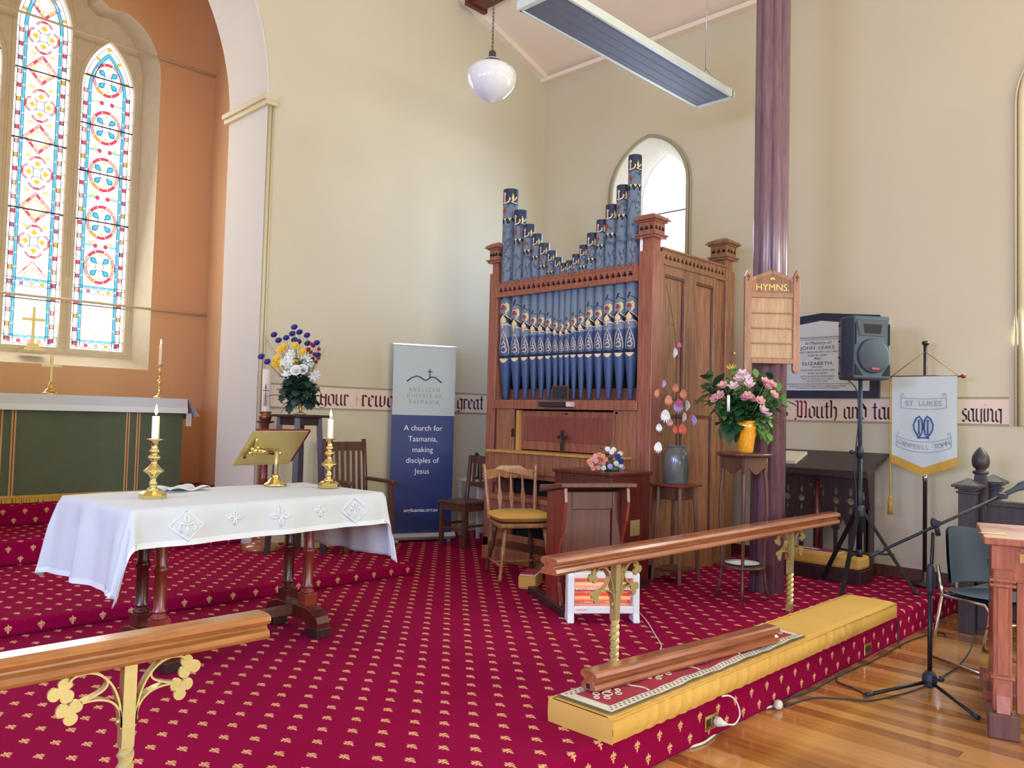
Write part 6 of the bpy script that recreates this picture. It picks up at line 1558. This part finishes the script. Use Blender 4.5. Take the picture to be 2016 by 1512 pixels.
cable('black_floor_cable', 'black cable running along the platform foot towards the pew', [at(1543, 1388, Z=.02), at(1553, 1375, Z=.008), at(1600, 1358, Z=.007), at(1660, 1325, Z=.007), at(1720, 1300, Z=.007), at(1790, 1262, Z=.007), at(1850, 1245, Z=.007), at(1862, 1252, Z=.007)], .005, M['blackplastic'])
cable('looping_floor_cable', 'black microphone cable looping across the floorboards under the stand', [at(1546, 1390, Z=.006), at(1600, 1374, Z=.006), at(1660, 1376, Z=.006), at(1710, 1379, Z=.006), at(1760, 1370, Z=.006), at(1810, 1355, Z=.006), at(1850, 1336, Z=.006), at(1890, 1308, Z=.012), at(1910, 1280, Z=.05), at(1925, 1240, Z=.15), (5.35, 1.25, .40), (5.22, 1.28, .78)], .0045, M['blackplastic'])
cable('short_floor_cable', 'black cable loop bending out onto the floorboards beside the platform', [at(1690, 1312, Z=.017), at(1668, 1322, Z=.006), at(1648, 1334, Z=.006), at(1652, 1344, Z=.006), at(1680, 1355, Z=.006), at(1698, 1364, Z=.006), at(1704, 1372, Z=.017)], .0045, M['blackplastic'])
cable('riser_cable', 'black cable dropping over the carpeted platform edge beside the long kneeler', [(5.93, 2.20, .217), (5.93, 2.06, .219), (5.93, 2.018, .19), (5.95, 2.014, .10), (5.93, 2.0, .02), (5.88, 1.97, .007)], .005, M['blackplastic'])

# ================================================================== microphone stand
MS = Vector((4.995, 1.515, 0))
ms = thing('microphone_stand', 'black boom microphone stand standing on the floorboards', 'microphone stand', MS)
MB().cyl((0, 0, .06), (0, 0, .60), .0125, None, 12).build('lower_tube', bk_, ms); MB().cyl((0, 0, .58), (.02, -.01, .92), .010, None, 12).build('upper_tube', bk_, ms)
MB().lathe([(.018, .57), (.022, .59), (.024, .66), (.020, .72), (.014, .74)], 14).xf(Matrix.Translation((.004, -.002, 0))).build('clutch_grip', M['blackplastic'], ms)
MB().lathe([(.022, .045), (.036, .06), (.040, .09), (.034, .12), (.016, .14)], 10, (0, 0, 0), False).cyl((.02, -.02, .09), (.055, -.04, .09), .010).ball((.06, -.043, .09), .018, 8, 6).build('leg_hub', M['blackplastic'], ms)
for p in (at(1707, 1368, Z=.014), Vector((4.775, 1.215, .014)), Vector((5.30, 1.60, .014))):
    d = p-MS; MB().cyl((d.x*.08, d.y*.08, .075), tuple(d), .010, None, 10).build('leg', bk_, ms); MB().cyl(tuple(d*.9+Vector((0, 0, .007))), tuple(d*1.02), .0125, None, 10).build('rubber_foot', M['blackplastic'], ms)
b0, b1 = dep(1712, 1095, 4.62)-MS, dep(1975, 975, 4.62)-MS
MB().cyl(tuple(b0), tuple(b1), .0085, None, 10).build('boom', bk_, ms); MB().cyl(tuple(b0), tuple(b0.lerp(b1, .1)), .013, None, 10).build('counterweight', M['blackplastic'], ms)
tee = dep(1842, 1030, 4.62)-MS
MB().ball(tuple(tee), .028, 10, 8).cyl(tuple(tee), tuple(tee+Vector((.015, -.01, -.07))), .014).cyl(tuple(tee+Vector((-.02, -.02, 0))), tuple(tee+Vector((.03, .02, .01))), .018).build('boom_clamp', M['blackplastic'], ms)
mc = thing('microphone', 'black microphone held in a clip at the end of the boom', 'microphone', MS+b1)
MB().box(-.03, .03, -.02, .02, -.02, .012).build('clip', M['blackplastic'], mc, .006)
r_ = RT*.7+Vector((0, 0, .35)); r_.normalize()
MB().tube([tuple(r_*k) for k in (.0, .05, .09, .11, .15, .17)], [.013, .014, .017, .024, .024, .012], 14).build('mic_body', M['speaker'], mc)

# ================================================================== black stacking chair
bc = thing('black_visitor_chair', 'black visitor chair with chrome legs behind the microphone stand', 'chair', (5.92, 1.44, 0), R(-25))
def bk(u, v): x = (u-.5)*.44*(1-.12*v*v); return (x, .19+.05*v-.10*(2*u-1)**2+.0, .50+.36*v-.03*(2*u-1)**2*v)
MB().grid(bk, 12, 8).grid(lambda u, v: (bk(u, v)[0], bk(u, v)[1]+.022, bk(u, v)[2]), 12, 8).build('backrest', M['speaker'], bc)
MB().grid(lambda u, v: ((u-.5)*.45, -.22+.42*v, .455+.02*(2*u-1)**2-.015*math.sin(v*PI)), 10, 8).grid(lambda u, v: ((u-.5)*.44, -.22+.42*v, .425), 4, 4).build('seat', M['speaker'], bc)
for s in (-1, 1):
    MB().tube([(s*.22, .20, .62), (s*.225, .16, .44), (s*.235, .20, .20), (s*.24, .24, .012)], .011, 8).build('rear_leg', M['steel'], bc)
    MB().tube([(s*.225, .15, .43), (s*.23, -.16, .43), (s*.235, -.20, .38), (s*.24, -.23, .05), (s*.24, -.215, .012)], .011, 8).build('front_leg', M['steel'], bc)
    MB().tube([(s*.24, -.215, .012), (s*.24, .24, .012)], .010, 8).build('floor_runner', M['steel'], bc)
MB().cyl((-.23, -.18, .30), (.23, -.18, .30), .009).build('cross_bar', M['steel'], bc)

# ================================================================== reading desk cut by the frame
rd_ = thing('reading_desk', 'reddish wooden reading desk with pilaster end on sledge feet', 'desk', (4.62, 1.095, 0), R(17))
dw = M['deskwood']
MB().box(-.055, .66, -1.25, .055, .945, .98).build('desk_top', dw, rd_, .005)
MB().box(.0, .05, -1.2, .0, .76, .945).build('front_rail', dw, rd_, .003)
MB().box(-.012, .0, -1.1, -.10, .86, .905).build('pale_inlay', M['paleedge'], rd_, .002); MB().box(-.010, .0, -1.1, -.10, .915, .93).build('rail_bead', M['organred'], rd_, .002)
MB().box(-.012, .055, -.07, .012, .12, .945).build('front_post', dw, rd_, .004)
for z0, z1, e in ((.82, .945, .008), (.76, .775, .016), (.735, .75, .016), (.28, .295, .012)): MB().box(-.012-e, .055, -.07-e, .012+e, z0, z1).build('post_moulding', dw, rd_, .004)
MB().box(-.022, -.012, -.052, -.006, .30, .73).build('raised_fillet', dw, rd_, .003)
MB().prism([(-.05, .12), (.05, .12), (.03, .20), (.0, .26), (-.012, .26), (-.02, .20)], 'xz', -.06, .0).build('scroll_foot', dw, rd_, .003)
MB().box(.05, .55, -.03, .0, .12, .945).build('end_panel', M['redwood'], rd_, .003)
MB().box(-.05, .98, -.085, .025, .0, .075).build('sledge_foot', M['redwood'], rd_, .006); MB().box(-.06, .05, -.10, .035, .0, .12).build('foot_block', M['walnut'], rd_, .005)
MB().box(.30, .70, -.15, .03, .075, .12).build('foot_board', M['redwood'], rd_, .004)
pp = [(-.09, .12), (-.09, .985)]
MB().prism([(-.09, .12), (-.24, .12), (-.24, .62), (-.32, .72), (-.42, .75), (-.52, .72), (-.60, .62), (-.60, .12), (-.70, .12), (-.70, .76), (-.09, .76)], 'yz', .005, .03).build('arched_front', dw, rd_, .003)
MB().box(.0, .04, -1.2, -.09, .12, .21).build('bottom_rail', dw, rd_, .003)
t = thing('pencil', 'yellow pencil lying on the corner of the reading desk', 'pencil', rd_.location+Vector((.10, .03, .9845)), R(120)); MB().cyl((-.05, 0, 0), (.055, 0, .0), .004, None, 6).build('pencil_body', M['giltyellow'], t); MB().cyl((.055, 0, 0), (.075, 0, 0), .004, .0008, 6).build('tip', M['steel'], t)

# ================================================================== dark pew behind
pw = thing('dark_oak_pew', 'dark oak pew with square newels and an acorn finial', 'pew', (6.84, 1.66, 0))
pk = M['pewdark']
def newel(x, y, w, zt, nm='newel_post'):
    p = MB().box(x-w/2, x+w/2, y-w/2, y+w/2, 0, zt-.09).build(nm, pk, pw, .004)
    m = MB()
    for z0, z1, e in ((zt-.09, zt-.075, .012), (zt-.075, zt-.06, .0), (zt-.06, zt-.045, .018), (zt-.045, zt-.025, .038)): m.box(x-w/2-e, x+w/2+e, y-w/2-e, y+w/2+e, z0, z1)
    h = w/2+.036; m.add([(x-h, y-h, zt-.025), (x+h, y-h, zt-.025), (x+h, y+h, zt-.025), (x-h, y+h, zt-.025), (x, y, zt+.025)], [(0,1,4),(1,2,4),(2,3,4),(3,0,4)]); m.build('newel_cap', pk, p, .002)
newel(-.10, .12, .11, 1.125); newel(.17, .02, .10, 1.15)
MB().prism([(-.07, 0), (.07, 0), (.045, 1.10), (.035, 1.18), (-.035, 1.18), (-.045, 1.10)], 'yz', .0, .06).xf(Matrix.Translation((0, .07, 0))).build('finial_post', pk, pw, .004)
MB().lathe([(.03, 1.175), (.055, 1.18), (.055, 1.20), (.035, 1.205), (.035, 1.215), (.055, 1.235), (.062, 1.27), (.058, 1.31), (.040, 1.345), (.016, 1.375), (.002, 1.385)], 18, (.03, .07, 0)).build('acorn_finial', pk, pw)
MB().box(.02, .06, -1.4, .06, .12, .95).build('back_panel', pk, pw, .003); MB().box(.0, .08, -1.4, .02, .945, .985).build('back_rail', pk, pw, .005)
for z in (.40, .70): MB().box(.012, .022, -1.4, .02, z, z+.012).build('panel_bead', M['darkwood'], pw)
MB().box(-.34, .04, -1.4, .02, .42, .455).build('seat', pk, pw, .004); MB().box(-.10, .10, -.02, .06, 0, .45).build('end_board', pk, pw)

# ================================================================== hanging lamp and overhead heater
pdl = thing('pendant_lamp', 'white opal schoolhouse pendant lamp hanging on a chain', 'pendant lamp', (3.715, 3.915, 3.655))
MB().lathe([(.003, -.002), (.012, .0), (.03, .012), (.07, .030), (.10, .050), (.135, .085), (.160, .125), (.170, .165), (.170, .200), (.155, .232), (.120, .258), (.085, .272), (.065, .280), (.06, .30)], 40).build('opal_globe', M['opal'], pdl)
MB().lathe([(.070, .270), (.072, .285), (.055, .300), (.030, .320), (.024, .335), (.026, .350), (.020, .362), (.008, .372)], 24).build('fitter_cap', M['pewdark'], pdl)
lk = MB()
for k in range(30):
    z = .372+k*.026; n_ = 10; a = PI/2*(k % 2)
    lk.tube([(.007*math.cos(a)*math.cos(2*PI*i/n_), .007*math.sin(a)*math.cos(2*PI*i/n_), z+.013+.016*math.sin(2*PI*i/n_)) for i in range(n_+1)], .0022, 5)
lk.tube([(0, 0, 1.14), (0, 0, 3.36)], .005, 6)
tag(lk.build('chain', M['pewdark'], pdl), None, None, None, 'stuff')
hp = thing('overhead_heater', 'long grey radiant heater panel with white frame hung from the ceiling', 'heater', (5.145, 3.735, 4.40))
HL, HW_ = 1.175, .178
MB().box(-HL, HL, -HW_+.012, HW_-.012, .008, .05).build('radiant_panel', M['panelgrey'], hp)
for k in range(4): y = -HW_+.04+k*.085; MB().box(-HL+.03, HL-.03, y-.0015, y+.0015, .006, .009).build('panel_rib', M['panelgrey'], hp)
for s in (-1, 1): MB().box(-HL, HL, s*HW_-.012, s*HW_+.012, 0, .065).build('side_frame', M['mintwhite'], hp, .004); MB().box(s*HL-.022, s*HL+.022, -HW_-.012, HW_+.012, 0, .065).build('end_frame', M['mintwhite'], hp, .004)
ztop = lambda y: 0
for x in (-1.0, 1.02):
    zc_ = 5.82+.334*(XR-(5.145+x))-4.40
    for s in (-1, 1): MB().cyl((x, s*.16, .06), (x, 0, .26), .003, None, 6).build('hanger_wire', M['silver'], hp)
    MB().cyl((x, 0, .255), (x, 0, zc_), .005, None, 6).build('drop_wire', M['silver'], hp)
